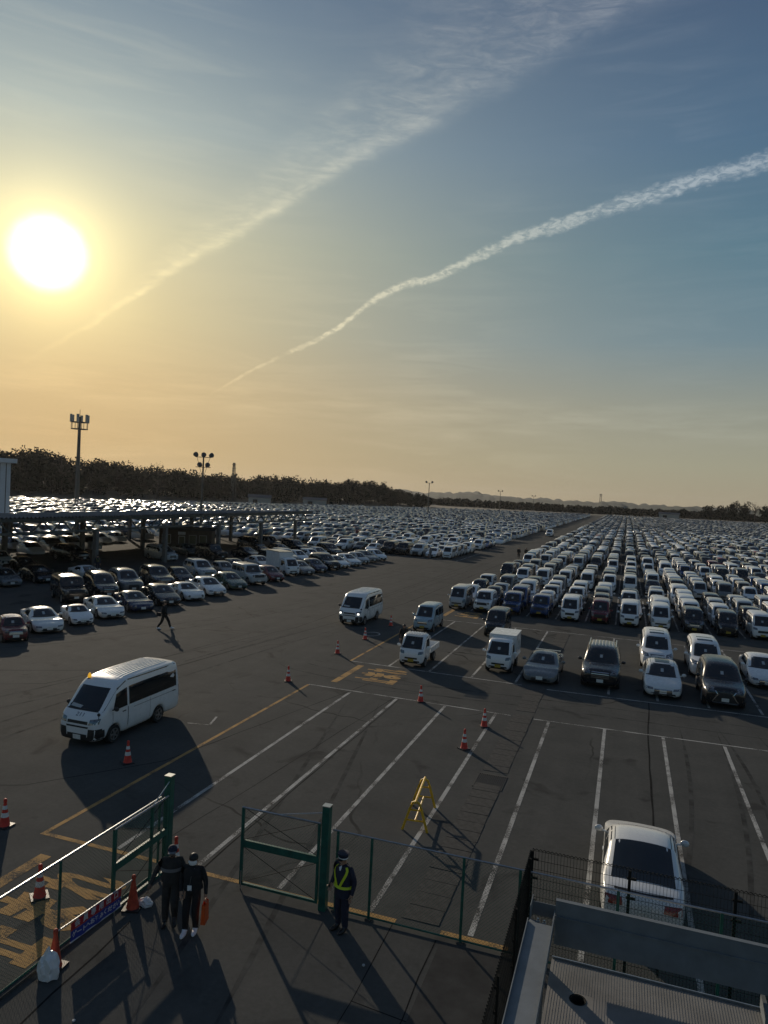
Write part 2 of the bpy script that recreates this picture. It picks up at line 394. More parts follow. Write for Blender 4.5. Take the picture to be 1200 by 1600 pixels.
# white stall dividers, each a painted line of its own
for k in range(0, 9):
    marking('stall_line', 'line_white', lambda mb, z: strip(mb, line_x(k)-.065, 15.45, line_x(k)+.065, 32.0, z))
marking('head_line', 'line_white', lambda mb, z: ln(mb, (-14.36, 32.3), (-4.4, 32.0), .10, z))
marking('head_line', 'line_white', lambda mb, z: ln(mb, (-3.4, 31.95), (9., 32.35), .10, z))
marking('orange_edge_line', 'line_orange', lambda mb, z: strip(mb, -14.43, 15.25, -14.29, 32.25, z))
marking('orange_base_line', 'line_orange', lambda mb, z: strip(mb, -14.28, 15.25, -4.42, 15.40, z))
marking('orange_base_line', 'line_orange', lambda mb, z: strip(mb, -3.38, 15.25, -1.9, 15.40, z))
for k in range(0, 9):
    if k in (4,): continue
    marking('stall_line', 'line_white', lambda mb, z: strip(mb, line_x(k)-.06, 37.85, line_x(k)+.06, 53.9, z))
marking('head_line', 'line_white', lambda mb, z: ln(mb, (-14.3, 37.9), (-4.7, 37.55), .10, z))
marking('head_line', 'line_white', lambda mb, z: ln(mb, (-3.4, 37.3), (9., 37.6), .10, z))
marking('head_line', 'line_white', lambda mb, z: ln(mb, (-14.3, 54.1), (-9., 54.1), .10, z))
marking('head_line', 'line_white', lambda mb, z: ln(mb, (-8., 54.1), (14., 54.1), .10, z))
marking('orange_edge_line', 'line_orange', lambda mb, z: strip(mb, -14.43, 37.85, -14.29, 54.0, z))
for b in range(2, 5):
    for k in range(0, 16):
        marking('stall_line', 'line_white', lambda mb, z: strip(mb, line_x(k)-.06, 15.4+22.25*b, line_x(k)+.06, 32.+22.25*b, z))
marking('lane_line', 'line_white', lambda mb, z: strip(mb, -23.6, 104, -23.45, 122, z))
# orange stop bars with the word for STOP beside each, read by drivers leaving towards the lane
for (y0, y1) in ((10.3, 14.45), (33.3, 37.2), (55.9, 59.6)):
    marking('stop_bar', 'line_orange', lambda mb, z: strip(mb, -13.62, y0, -13.28, y1, z))
def text_mesh(body, size=1., extrude=0., bold=0.):
    cu = bpy.data.curves.new('txt', 'FONT'); cu.body = body; cu.size = size; cu.extrude = extrude; cu.offset = bold; cu.resolution_u = 3
    cu.align_x = 'CENTER'; cu.align_y = 'CENTER'
    o = bpy.data.objects.new('txt', cu); col.objects.link(o)
    me = bpy.data.meshes.new_from_object(o.evaluated_get(bpy.context.evaluated_depsgraph_get()))
    bpy.data.objects.remove(o); bpy.data.curves.remove(cu); return me
def road_glyph(ch, x, y, lx, ly):
    me = text_mesh(ch, 1.0, bold=.05); me.name = 'road_letter'
    n = len(me.vertices); co = np.empty(n*3); me.vertices.foreach_get('co', co); co = co.reshape(-1, 3)
    lo, hi = co.min(0), co.max(0); u = (co[:,0]-lo[0])/(hi[0]-lo[0])-.5; v = (co[:,1]-lo[1])/(hi[1]-lo[1])-.5
    out = np.stack([-v*lx, u*ly, np.full(n, 0.)], 1); me.vertices.foreach_set('co', out.ravel())
    me.materials.clear(); me.materials.append(MATS['line_orange']); me.update()
    o = link('road_letter', me, lot, (x, y, Z1))
for (yc, dy, xc, lx, ly) in ((12.58, 1.17, -11.75, 2.3, .92), (35.7, 1.05, -11.75, 2.2, .85), (57.6, 1.0, -11.75, 1.9, .8)):
    for i, ch in enumerate('止まれ'):
        road_glyph(ch, xc, yc+(i-1)*dy, lx, ly)
def ring(mb, z):
    n = 24
    for i in range(n):
        a, b = 2*math.pi*i/n, 2*math.pi*(i+1)/n
        mb.add([(-15.9+.55*math.cos(t)*q, 45.8+.75*math.sin(t)*q, z) for t, q in ((a,1),(b,1),(b,.82),(a,.82))], [(0,1,2,3)])
marking('painted_ring', 'line_white', ring)
marking('white_tick', 'line_white', lambda mb, z: ln(mb, (-15.3, 24.9), (-16.2, 24.7), .09, z))
marking('white_tick', 'line_white', lambda mb, z: ln(mb, (-15.3, 24.9), (-15.6, 25.9), .09, z))
# asphalt joints and tar seams (real strips of sealant)
mat('tar', (.020, .020, .020), .95, spec=.02, vary=.3, vscale=4)
mat('patch_asphalt', (.055, .055, .053), .95, spec=.03, vary=.25, vscale=1.5, bump=.3, bscale=50)
def seam(pts, wd):
    mb = MB(); p = []
    for (a, b) in zip(pts[:-1], pts[1:]):
        n = max(2, int((Vector(b)-Vector(a)).length/1.2))
        for i in range(n): t = i/n; p.append((a[0]*(1-t)+b[0]*t + rnd.uniform(-.03,.03), a[1]*(1-t)+b[1]*t+rnd.uniform(-.03,.03)))
    p.append(pts[-1]); vs = []
    for i, q in enumerate(p):
        d = Vector(p[min(i+1,len(p)-1)]) - Vector(p[max(i-1,0)]); d.normalize(); ww = wd*rnd.uniform(.5, 1.2)/2
        vs += [(q[0]-d.y*ww, q[1]+d.x*ww, .002), (q[0]+d.y*ww, q[1]-d.x*ww, .002)]
    mb.add(vs, [(2*i, 2*i+1, 2*i+3, 2*i+2) for i in range(len(p)-1)]); o = mb.build('tar_seam', 'tar'); o.parent = lot
seam([(1.5, 37.5), (1.35, 32.), (1.25, 24.), (1.1, 15.6)], .07)
seam([(-11.3, 15.4), (-9.9, 32.)], .03); seam([(-9.55, 15.4), (-9.6, 31.9)], .045)
seam([(-60, 20.5), (-36, 23.), (-22, 31.), (-18, 60.), (-17, 110)], .07)
seam([(-45, 14), (-25, 26.5), (-21.2, 45), (-20, 90)], .05)
seam([(-28, 12), (-17.2, 17.5), (-14.6, 21), (-11.0, 37.4)], .04)
seam([(-4.4, 6), (-4.45, 15.2)], .03); seam([(-3.4, 5), (-3.4, 15.)], .03); seam([(-4.4, 12.6), (-1.6, 12.2)], .03)
seam([(-10., 5.), (-9.5, 9.4), (-9.75, 13.)], .04)
mat('tyre_smear', (.059, .060, .058), .95, spec=.02, vary=.45, vscale=1.6)
def tyre_mark(p0, p1, p2):
    for off in (-.75, .75):
        vs = []; n = 26
        for i in range(n+1):
            t = i/n; x = p0[0]*(1-t)**2+2*p1[0]*t*(1-t)+p2[0]*t*t; y = p0[1]*(1-t)**2+2*p1[1]*t*(1-t)+p2[1]*t*t
            dx = 2*(1-t)*(p1[0]-p0[0])+2*t*(p2[0]-p1[0]); dy = 2*(1-t)*(p1[1]-p0[1])+2*t*(p2[1]-p1[1]); q = math.hypot(dx, dy)
            nx_, ny_ = -dy/q, dx/q; ww = .07*min(1, 4*t+.1, 4*(1-t)+.1)
            vs += [(x+nx_*(off-ww), y+ny_*(off-ww), .0018), (x+nx_*(off+ww), y+ny_*(off+ww), .0018)]
        MB().add(vs, [(2*i, 2*i+1, 2*i+3, 2*i+2) for i in range(n)]).build('tyre_mark', 'tyre_smear', lot)
tyre_mark((-22,10),(-22,30),(-19,48)); tyre_mark((-40,26),(-27,30),(-24,62)); tyre_mark((-12,33.5),(-6,35),(8,34.6)); tyre_mark((-20.5,60),(-20,80),(-19.5,120)); tyre_mark((-17,36),(-16.5,34.5),(-6,34.2))
tyre_mark((-26,20),(-23,24),(-22,45)); tyre_mark((-7,10),(-8,16),(-11,31)); tyre_mark((2.2,17),(3.6,24),(3.4,34.)); tyre_mark((-30,55),(-26,70),(-25,95)); tyre_mark((4.6,18),(6.2,25),(5.0,34.5))
def patch(x0, y0, x1, y1):
    o = MB().add([(x0,y0,.0025),(x1,y0,.0025),(x1+rnd.uniform(-.1,.1),y1,.0025),(x0,y1,.0025)], [(0,1,2,3)]).build('asphalt_patch', 'patch_asphalt'); o.parent = lot
patch(-3.3, 9., -1.9, 15.)
# concrete drain channel: separate covers and one iron grate
drain = empty('drain_channel', (-3.9, 12.5, 0)); tag(drain, 'row of worn concrete drain covers between the painted stall lines', 'drain')
cov = MB().box((-.43, .012, -.02), (.43, .588, .012)).mesh('drain_cover'); cov.materials.append(MATS['concrete'])
y = 15.5
while y < 53.5:
    if not (11.0 < y-12.5 < 12.35) and not (31.9 < y < 32.4):
        o = link('drain_cover', cov, drain, (rnd.uniform(-.012,.012), y-12.5, rnd.uniform(-.004,.004))); o.rotation_euler = (rnd.uniform(-.006,.006), rnd.uniform(-.006,.006), rnd.uniform(-.01,.01))
    y += .6
gr = empty('iron_grate', (0, 11.65, .004)); gr.parent = drain
MB().box((-.5,-.62,-.03),(.5,.62,-.005)).build('grate_well', 'under', gr)
for i in range(16):
    MB().box((-.48+i*.0625, -.58, -.004), (-.455+i*.0625, .58, .014)).build('grate_bar', 'cast_iron', gr)
for s_ in (-1, 1): MB().box((-.5, s_*.6-.025, -.004), (.5, s_*.6+.025, .016)).build('grate_rim', 'cast_iron', gr)

# ------------------------------------------------------------------ far terrain and woods
SKYLINE = [(-56,1.7),(-50,1.9),(-46.87,1.95),(-45.07,2.1),(-43.82,1.92),(-41.91,1.6),(-40.6,1.55),(-38.38,1.52),(-36.54,1.32),(-33.72,1.0),(-30.83,.97),(-27.88,.95),(-26.39,1.05),(-24.38,.95),(-22.85,.66),(-21.6,1.08),(-19.82,1.03),(-18.79,.86),(-16.73,.30),(-15.7,.12),(-14.5,.0)]
FARLINE = [(-30,.3),(-20,.42),(-15.7,.16),(-14.18,.27),(-11.67,.36),(-9.91,.21),(-6.22,.12),(-3.81,.09),(-1.0,.16),(0.84,.08),(3.07,.11),(4.81,.05),(7,.1),(10,.15),(14,.3),(25,.5)]
def interp(L, a):
    for (a0, e0), (a1, e1) in zip(L[:-1], L[1:]):
        if a0 <= a <= a1: t = (a-a0)/(a1-a0); return e0*(1-t)+e1*t
    return L[0][1] if a < L[0][0] else L[-1][1]
def pol(a, d, z): return (math.sin(R(a))*d, math.cos(R(a))*d, z)
def near_d(a): return 330 + max(0, (a+47))*5.2
# low rise under the left wood
mb = MB(); vs = []; fs = []
A = [-75 + i*1.5 for i in range(44)]; D = [(-8, -.2), (20, 2.), (60, 5.), (110, 6.5), (200, 3.), (320, -.3)]
for a in A:
    s_ = max(0., min(1., (interp(SKYLINE, a)-.1)/1.8))
    for dd, zz in D: vs.append(pol(a, near_d(a)+dd, zz*s_ if zz > 0 else zz))
for i in range(len(A)-1):
    for j in range(len(D)-1): fs.append((i*6+j, i*6+j+1, (i+1)*6+j+1, (i+1)*6+j))
tag(mb.add(vs, fs).build('wooded_rise', 'soil', smooth=True), kind='structure')
# far hills: ridged terrain, two ranges
def hill_range(name, L, d0, depth, lift, seed, m='far_wood', amp=1.):
    r = random.Random(seed); mb = MB(); vs = []; fs = []; A = [-60+i*.25 for i in range(380)]
    ph = [r.uniform(0, 6.28) for _ in range(8)]
    for a in A:
        e = interp(L, a)+lift; z = CAM_H + d0*math.tan(R(e))
        z += amp*sum(math.sin(a*f+p)*q for f, p, q in zip((1.1, 2.3, 5.1, 9., 17., 31.), ph, (1.2, 1.0, .9, .9, .9, .7)))*d0/1600
        z = max(z, 4.)
        for dd, q in ((-depth, -1.), (-depth*.6, z*.45), (-depth*.25, z*.82), (0, z), (depth*.6, z*.6), (depth*1.2, -1)): vs.append(pol(a, d0+dd, q))
    for i in range(len(A)-1):
        for j in range(5): fs.append((i*6+j, i*6+j+1, (i+1)*6+j+1, (i+1)*6+j))
    tag(mb.add(vs, fs).build(name, m, smooth=True), kind='structure')
hill_range('distant_hills', FARLINE, 1900, 420, 0.0, 3)
hill_range('middle_hills', [(a, e-.10) for a, e in FARLINE], 1250, 260, 0.0, 5)

def leaf_cloud(rng, centers, radii, n, size, squash=1.):
    """n small leaf faces spread through several ellipsoidal clumps -> verts, faces arrays"""
    centers = np.asarray(centers, float); radii = np.asarray(radii, float)
    wgt = radii[:,0]*radii[:,1]*radii[:,2]; idx = rng.choice(len(centers), n, p=wgt/wgt.sum())
    u = rng.normal(size=(n,3)); u /= np.linalg.norm(u, axis=1)[:,None]; rr = rng.random(n)**.45
    P = centers[idx] + u*radii[idx]*rr[:,None]
    a = rng.normal(size=(n,3)); a /= np.linalg.norm(a, axis=1)[:,None]
    b = np.cross(a, rng.normal(size=(n,3))); b /= np.linalg.norm(b, axis=1)[:,None]
    sz = size*rng.uniform(.5, 1.4, n)[:,None]
    V = np.stack([P-a*sz, P+b*sz*.7, P+a*sz, P-b*sz*.7], 1).reshape(-1,3)
    return V
def cloud_mesh(name, V, mats, mi=None):
    n = len(V)//4; me = bpy.data.meshes.new(name); me.vertices.add(n*4); me.vertices.foreach_set('co', V.ravel())
    me.loops.add(n*4); me.loops.foreach_set('vertex_index', np.arange(n*4)); me.polygons.add(n)
    me.polygons.foreach_set('loop_start', np.arange(n)*4); me.polygons.foreach_set('loop_total', np.full(n, 4))
    for q in mats: me.materials.append(MATS[q])
    if mi is not None: me.polygons.foreach_set('material_index', mi)
    me.update(); me.validate(); return me
nr = np.random.default_rng(11)
VV = []; MI = []
def wood(a0, a1, n, dfun, line, zbase, hmin, leaves, size, jitter=1.):
    for i in range(n):
        a = nr.uniform(a0, a1); back = nr.random()**.8; d = dfun(a) + back*90
        e = interp(line, a); ztop = CAM_H + d*math.tan(R(e))
        zb = zbase(a, back); h = max(hmin, (ztop-zb)*(1.04 - .46*nr.random())) if back > .25 else max(hmin*.5, (ztop-zb)*nr.uniform(.35, .75))
        rw = h*nr.uniform(.20, .50)+.6
        kind = nr.choice([0, 0, 0, 1, 1, 2]); nc = 5
        cs = []; rs = []
        for q in range(nc):
            t = nr.uniform(.32, .86); wv = rw*(1.05-abs(t-.5)*.9)
            an = nr.uniform(0, 6.28); cs.append((math.sin(R(a))*d+math.cos(an)*wv*.55, math.cos(R(a))*d+math.sin(an)*wv*.55, zb+h*t)); rs.append((wv*.6, wv*.6, h*.17))
        cs.append((math.sin(R(a))*d, math.cos(R(a))*d, zb+h*.5)); rs.append((rw*.75, rw*.75, h*.47))
        V = leaf_cloud(nr, cs, rs, leaves, size); VV.append(V); MI.append(np.full(leaves, kind))
def rise_z(a, back):
    s_ = max(0., min(1., (interp(SKYLINE, a)-.1)/1.8)); return s_*(1.+5.*back)
wood(-56, -15.2, 640, near_d, SKYLINE, rise_z, 5., 360, .62)
wood(-17, 11, 620, lambda a: 640+abs(a+6)*4, [(-17,-.12),(6,-.2),(11,-.1)], lambda a, b: -1., 3.5, 90, 1.1)
o = link('woodland', cloud_mesh('woodland', np.concatenate(VV), ['leaf_dark', 'leaf_olive', 'leaf_brown'], np.concatenate(MI)))
tag(o, 'dark wooded ridge behind the far end of the car park', 'woodland', kind='stuff')

def tree(name, label, a, d, h, rw, m, seed, bare=False, group='trees beyond the right end of the car park'):
    r = np.random.default_rng(seed); x, y_, _ = pol(a, d, 0); root = empty(name, (x, y_, -.03)); tag(root, label, 'tree', group)
    t = MB(); t.tube([(0,0,0),(.1,0,h*.3),(0,.1,h*.6),(0,0,h*.9)], [h*.03, h*.024, h*.015, h*.004], 6)
    ends = []
    for i in range(9 if not bare else 22):
        an = i*2.4; z0 = h*r.uniform(.3, .7); L = rw*r.uniform(.5, .95)
        e = (math.cos(an)*L, math.sin(an)*L, z0+h*r.uniform(-.05, .25)); ends.append(e); t.tube([(0,0,z0), (e[0]*.5, e[1]*.5, z0*.45+e[2]*.55), e], [h*.012, h*.007, h*.003], 4)
        if bare:
            for q in range(6):
                p = [e[k]*.7 + r.uniform(-1,1)*rw*.1 for k in range(2)]; t.tube([(e[0]*.6, e[1]*.6, e[2]*.97), (p[0]*1.35, p[1]*1.35, e[2]+r.uniform(-.5, 1.8))], [.06, .02], 3)
    t.build('trunk', 'bark', root)
    cs = [(0,0,h*.5),(0,0,h*.3)] + [(e[0]*.7, e[1]*.7, e[2]) for e in ends]; rs = [(rw*.6, rw*.6, h*.42),(rw*.7,rw*.7,h*.25)] + [(rw*.36, rw*.36, h*.15)]*len(ends)
    V = leaf_cloud(r, cs, rs, 420 if bare else 900, .22 if bare else .62)
    link('crown', cloud_mesh('crown', V, [m]), root)
tree('tree', 'round dark tree at the left end of the right-hand clump', 5.5, 640, 13.5, 6.2, 'leaf_dark', 1)
tree('tree', 'broad dark tree second from the left in the right-hand clump', 6.35, 650, 14.5, 6.5, 'leaf_dark', 2)
tree('tree', 'tallest dark tree in the middle of the right-hand clump', 7.15, 640, 17.5, 6.0, 'leaf_dark', 3)
tree('tree', 'olive tree right of the tallest in the right-hand clump', 7.85, 655, 16.5, 5.6, 'leaf_olive', 4)
tree('tree', 'thin leafless tree with pale twigs in the right-hand clump', 8.55, 645, 17., 6.0, 'leaf_brown', 5, True)
tree('tree', 'dark tree cut by the right edge of the picture', 9.25, 640, 16., 6., 'leaf_dark', 6)
tree('tree', 'low brown tree beside the small sheds past the field', 2.2, 660, 7.5, 5., 'leaf_brown', 7)
tree('tree', 'low dark bush-like tree between the sheds and the clump', 3.9, 660, 9.5, 5.5, 'leaf_dark', 8)
tree('tree', 'bare twiggy tree rising over the left wood beside the mast', -42.9, 365, 21., 5., 'leaf_brown', 9, True, 'bare trees on the wooded rise')
tree('tree', 'bare twiggy tree on the wood skyline left of the floodlight', -36.2, 385, 19.5, 5., 'leaf_brown', 10, True, 'bare trees on the wooded rise')
def shed(label, a, d, wd, dp, h):
    x, y_, _ = pol(a, d, 0); root = empty('shed', (x, y_, 0), R(-a)); tag(root, label, 'shed')
    MB().box((-wd/2,-dp/2,-.03),(wd/2,dp/2,h)).build('wall', 'house_wall', root)
    MB().add([(-wd/2-.4,-dp/2-.4,h+.01),(wd/2+.4,-dp/2-.4,h+.01),(wd/2+.4,dp/2+.4,h+.01),(-wd/2-.4,dp/2+.4,h+.01),(-wd/2-.4,0,h*1.5),(wd/2+.4,0,h*1.5)],[(0,1,5,4),(2,3,4,5),(0,4,3),(1,2,5),(0,3,2,1)]).build('roof', 'house_roof', root)
    MB().box((-wd*.3,-dp/2-.06,0),(-wd*.1,-dp/2-.01,h*.7)).build('door', 'under', root)
shed('small shed with a dark roof beyond the right field', 2.9, 655, 16, 8, 3.2)
shed('low shed at the foot of the wood in the middle', -28.5, 402, 12, 7, 3.4)
shed('low shed below the wood to the right of the middle one', -24.2, 438, 14, 7, 3.)

# ------------------------------------------------------------------ masts, floodlights, building, canopy
def floodlight(label, a, d, h, heads, arm):
    x, y_, _ = pol(a, d, 0); root = empty('floodlight_pole', (x, y_, 0), R(-a)); tag(root, label, 'floodlight', 'floodlight poles over the car park')
    MB().lathe([(.26,0),(.2,h*.5),(.14,h)], 8).build('pole', 'pole_steel', root, True)
    for zz in ((h-.25, h-2.2) if heads > 3 else (h-.15,)):
        MB().bar((-arm,0,zz),(arm,0,zz),.12,.12).build('crossarm', 'pole_steel', root)
    k = 0
    for zz, xs in ((h-.25, (-arm, 0, arm)), (h-2.2, (-arm*.45, arm*.55))) if heads > 3 else ((h-.15, (-arm, arm)),):
        for xx in xs:
            hd = MB(); hd.lathe([(.16,-.30),(.42,-.24),(.5,.24),(.46,.30),(.2,.32)], 10); o = hd.build('lamp_head', 'pole_steel', root, True, (xx, -.25, zz+.42)); o.rotation_euler = (R(62+8*(k%3)), 0, R((-25, 10, 30)[k%3])); k += 1
    if heads > 3:
        for s_ in (-1, 1): MB().tube([(s_*arm*.85,0,h-.3),(s_*.1,0,h-4.2)], .05, 4).build('brace', 'pole_steel', root)
floodlight('tall floodlight pole with five lamps behind the canopy', -32.9, 146, 15., 5, 1.45)
floodlight('thin floodlight pole standing in the middle of the left field', -15.19, 325, 15., 2, 1.3)
floodlight('distant floodlight pole right of the middle one', -9.58, 500, 14.3, 2, 1.3)
floodlight('farthest floodlight pole beside the lane end', -7.0, 590, 12.6, 2, 1.2)
x, y_, _ = pol(-41.8, 300, 0); cell = empty('antenna_mast', (x, y_, 0)); tag(cell, 'tall antenna mast with a ring of panel aerials above the wood', 'mast')
HT = CAM_H + 300*math.tan(R(4.69))
MB().lathe([(.9,0),(.62,HT*.6),(.5,HT-1.5)], 10).build('mast_pole', 'pole_steel', cell, True)
for zz, rr in ((HT-6.2, 3.), (HT-3.6, 3.)):
    n = 12
    for i in range(n):
        a, b = 2*math.pi*i/n, 2*math.pi*(i+1)/n
        MB().bar((rr*math.cos(a), rr*math.sin(a), zz), (rr*math.cos(b), rr*math.sin(b), zz), .22, .22).build('platform_rail', 'pole_steel', cell)
    for i in range(4):
        a = i*math.pi/2+.4; MB().bar((0,0,zz),(rr*math.cos(a), rr*math.sin(a), zz), .25, .25).build('platform_arm', 'pole_steel', cell)
for i in range(8):
    a = 2*math.pi*i/8+.2; MB().bar((3*math.cos(a), 3*math.sin(a), HT-6.2),(3*math.cos(a), 3*math.sin(a), HT-3.6), .14, .14).build('platform_post', 'pole_steel', cell)
for i in range(6):
    a = 2*math.pi*i/6; c_ = (3.25*math.cos(a), 3.25*math.sin(a))
    o = MB().box((-.25,-.45,-1.5),(.25,.45,1.5)).build('panel_aerial', 'antenna', cell, loc=(c_[0], c_[1], HT-2.2)); o.rotation_euler = (0,0,a)
MB().tube([(0,0,HT-1.5),(0,0,HT+1.2)], .09, 5).build('lightning_rod', 'pole_steel', cell)
def lattice(name, label, a, d, h, wd):
    x, y_, _ = pol(a, d, 0); root = empty(name, (x, y_, 0)); tag(root, label, 'mast')
    for sx, sy_ in ((-1,-1),(1,-1),(1,1),(-1,1)):
        MB().tube([(sx*wd, sy_*wd, 0), (sx*wd*.3, sy_*wd*.3, h)], wd*.14, 4).build('leg', 'pole_steel', root)
    for i in range(8):
        t0, t1 = i/8, (i+1)/8; w0, w1 = wd*(1-.7*t0), wd*(1-.7*t1)
        MB().tube([(-w0,-w0,h*t0),(w1,-w1,h*t1)], wd*.08, 4).build('brace', 'pole_steel', root); MB().tube([(w0,-w0,h*t0),(-w1,-w1,h*t1)], wd*.08, 4).build('brace', 'pole_steel', root)
    for zz in (.86, .95): MB().bar((-wd*1.0,0,h*zz),(wd*1.0,0,h*zz), wd*.2, wd*.2).build('crossarm', 'pole_steel', root)
lattice('lattice_mast', 'small lattice mast on the wood skyline right of the floodlight', -30.57, 420, 22.3, 1.3)
lattice('lattice_mast', 'faint lattice pylon on the far hills', -2.01, 1500, 28.5, 3.2)
x, y_, _ = pol(-41.9, 230, 0); up_ = empty('utility_pole', (x, y_, 0)); tag(up_, 'thin utility pole with short crossarms in front of the left wood', 'utility pole')
MB().lathe([(.2,0),(.13,13.)], 6).build('pole', 'concrete_post', up_)
for zz in (11.2, 12., 12.7): MB().bar((-1.3,.3,zz),(1.3,-.3,zz),.12,.12).build('crossarm', 'pole_steel', up_)

wb = empty('white_building', (-96.4, 92.6, 0)); tag(wb, 'pale clad building cut off by the left edge', 'building')
MB().box((-25,-14,0),(0,0,11.4)).build('wall', 'white_cladding', wb)
MB().box((-25.4,-14.4,11.4),(.7,.6,12.1)).build('parapet', 'white_cladding', wb)
for i in range(11): MB().box((.0,-14+i*1.3,.1),(.05,-13.85+i*1.3,11.3)).build('cladding_joint', 'roof_sheet', wb)
for i in range(5): MB().box((-25,-14.05,1.5+i*2),(0,-14.0,1.56+i*2)).build('cladding_joint', 'roof_sheet', wb)

can = empty('canopy', (-57, 70, 0)); tag(can, 'long steel canopy with a lattice girder edge over parked cars', 'canopy')
CX0, CX1, CY0, CY1 = -19., 5.3, -45., 44.
rf = MB(); n = 190; vs = []; fs = []
for i in range(n*2+1):
    yy = CY0 + (CY1-CY0)*i/(2*n); zz = 5.66 + (.18 if i % 2 else 0.)
    vs += [(CX0, yy, zz-1.30), (CX1+.25, yy, zz), (CX1+.25, yy, zz-.05), (CX0, yy, zz-1.35)]
for i in range(n*2):
    for j in range(4): fs.append((i*4+j, i*4+(j+1)%4, (i+1)*4+(j+1)%4, (i+1)*4+j))
rf.add(vs, fs).build('roof_sheet', 'roof_sheet', can)
MB().box((CX1+.02, CY0, 5.42),(CX1+.12, CY1, 5.60)).build('fascia', 'truss_steel', can)
for xx in (CX1-.2,):
    MB().bar((xx, CY0, 5.38),(xx, CY1, 5.38), .2, .2).build('top_chord', 'truss_steel', can)
    MB().bar((xx, CY0, 4.25),(xx, CY1, 4.25), .22, .22).build('bottom_chord', 'truss_steel', can)
    yy = CY0
    while yy < CY1-1.5:
        MB().tube([(xx, yy, 4.28),(xx, yy+1.25, 5.36)], .085, 4).build('lattice_bar', 'truss_steel', can)
        MB().tube([(xx, yy+1.25, 5.36),(xx, yy+2.5, 4.28)], .085, 4).build('lattice_bar', 'truss_steel', can); yy += 2.5
yy = CY0
while yy <= CY1:
    MB().bar((CX0, yy, 4.2),(CX1, yy, 5.5), .12, .16).build('rafter', 'truss_steel', can); yy += 5.9
for py in (-40, -28.2, -9., 2.8, 14.6, 26.4, 38.2):
    for xx, zz in ((CX1-.2, 4.14), (-7., 4.7), (CX0+.5, 4.1)):
        MB().box((xx-.22, py-.22, 0),(xx+.22, py+.22, zz)).build('column', 'concrete_post', can)

bo = empty('office_booth', (-59.3, 88.5, 0), R(25)); tag(bo, 'dark wooden booth with windows under the canopy', 'booth')
MB().box((-3.6,-2,0),(3.6,2,3.0)).build('wall', 'booth_wall', bo)
MB().box((-4.1,-2.5,3.0),(4.1,2.5,3.18)).build('roof', 'truss_steel', bo)
mat('pane_lit', (.12, .12, .08), .2)
for xx, ww in ((-2.6, 1.1), (1.0, .9), (2.4, .9)):
    wn = MB().box((xx-ww/2-.06,-2.06,1.0),(xx+ww/2+.06,-2.0,2.3)).build('window', 'rail_galv', bo)
    MB().box((xx-ww/2,-2.08,1.06),(xx+ww/2,-2.062,2.24)).build('pane', 'pane_lit', wn)
dr = MB().box((-.95,-2.06,0),(-.05,-2.0,2.15)).build('door', 'rail_galv', bo); MB().box((-.85,-2.08,1.0),(-.15,-2.062,2.0)).build('pane', 'pane_lit', dr)
MB().box((-1.0,-2.2,2.3),(0,-2.03,2.7)).build('sign_board', 'white_cladding', bo)

# ================================================================== VEHICLES
# Local axes: +X is the front of the vehicle, Z up, origin on the ground under its centre.
def lerp_list(L, s):
    if s <= L[0][0]: return L[0][1]
    for (a, p), (b, q) in zip(L[:-1], L[1:]):
        if s <= b: return p + (q-p)*(s-a)/(b-a) if b > a else q
    return L[-1][1]
class Spec:
    def __init__(s, **k): s.__dict__.update(k)
def T(L, W, top, cowl, rf, rr, re, belt, wb, r=.31, g=.19, roofw=.80, plan=None, glass_end=None, splits=(), low_nose=.42, flank=None, hoodw=.86, sidez=None, boxy=0.):
    """cowl / rf: windscreen foot and head (s from front); rr / re: roof rear edge and rear-glass foot"""
    return Spec(L=L, W=W, top=top, cowl=cowl, rf=rf, rr=rr, re=re, belt=belt, wb=wb, r=r, g=g, roofw=roofw, hoodw=hoodw, boxy=boxy,
                plan=plan or [(0,.80),(.12,.90),(.45,.985),(L*.35,1.),(L*.8,1.),(L-.35,.97),(L-.08,.90),(L,.84)], splits=splits)
SP = {}
SP['van_high'] = T(4.9,1.88,[(0,.84),(.04,1.02),(.26,1.20),(.92,1.93),(1.2,2.14),(1.6,2.25),(2.6,2.28),(4.5,2.26),(4.76,2.2),(4.86,1.95),(4.9,1.1)],.30,.96,4.72,4.86,[(0,.78),(.3,1.12),(1.,1.18),(4.9,1.2)],(.88,3.50),.33,.2,.86,
      [(0,.80),(.1,.9),(.4,.97),(1,1.),(4.5,1.),(4.8,.97),(4.9,.93)],splits=(.78,1.55,1.66,4.62),boxy=1)
SP['kei_wagon'] = T(3.4,1.48,[(0,.66),(.04,.88),(.52,1.0),(1.02,1.62),(1.14,1.71),(1.4,1.77),(2.8,1.78),(3.25,1.74),(3.33,1.66),(3.38,1.3),(3.4,.9)],.54,1.06,3.27,3.36,[(0,.6),(.55,.92),(3.4,.98)],(.55,3.0),.28,.16,.85,
      [(0,.80),(.1,.9),(.4,.98),(3.1,1.),(3.3,.97),(3.4,.9)],splits=(.82,1.72,1.80,2.6,2.66,3.22),boxy=1)
SP['kei_van'] = T(3.4,1.48,[(0,.70),(.04,.93),(.24,1.03),(.78,1.70),(.92,1.80),(1.25,1.88),(3.1,1.89),(3.30,1.85),(3.36,1.72),(3.39,1.4),(3.4,.9)],.26,.82,3.30,3.37,[(0,.6),(.3,.96),(3.4,1.0)],(.62,2.98),.28,.17,.88,
      [(0,.82),(.1,.92),(.4,.99),(3.2,1.),(3.36,.97),(3.4,.93)],splits=(.72,1.4,1.48,2.35,2.42,3.22),boxy=1)
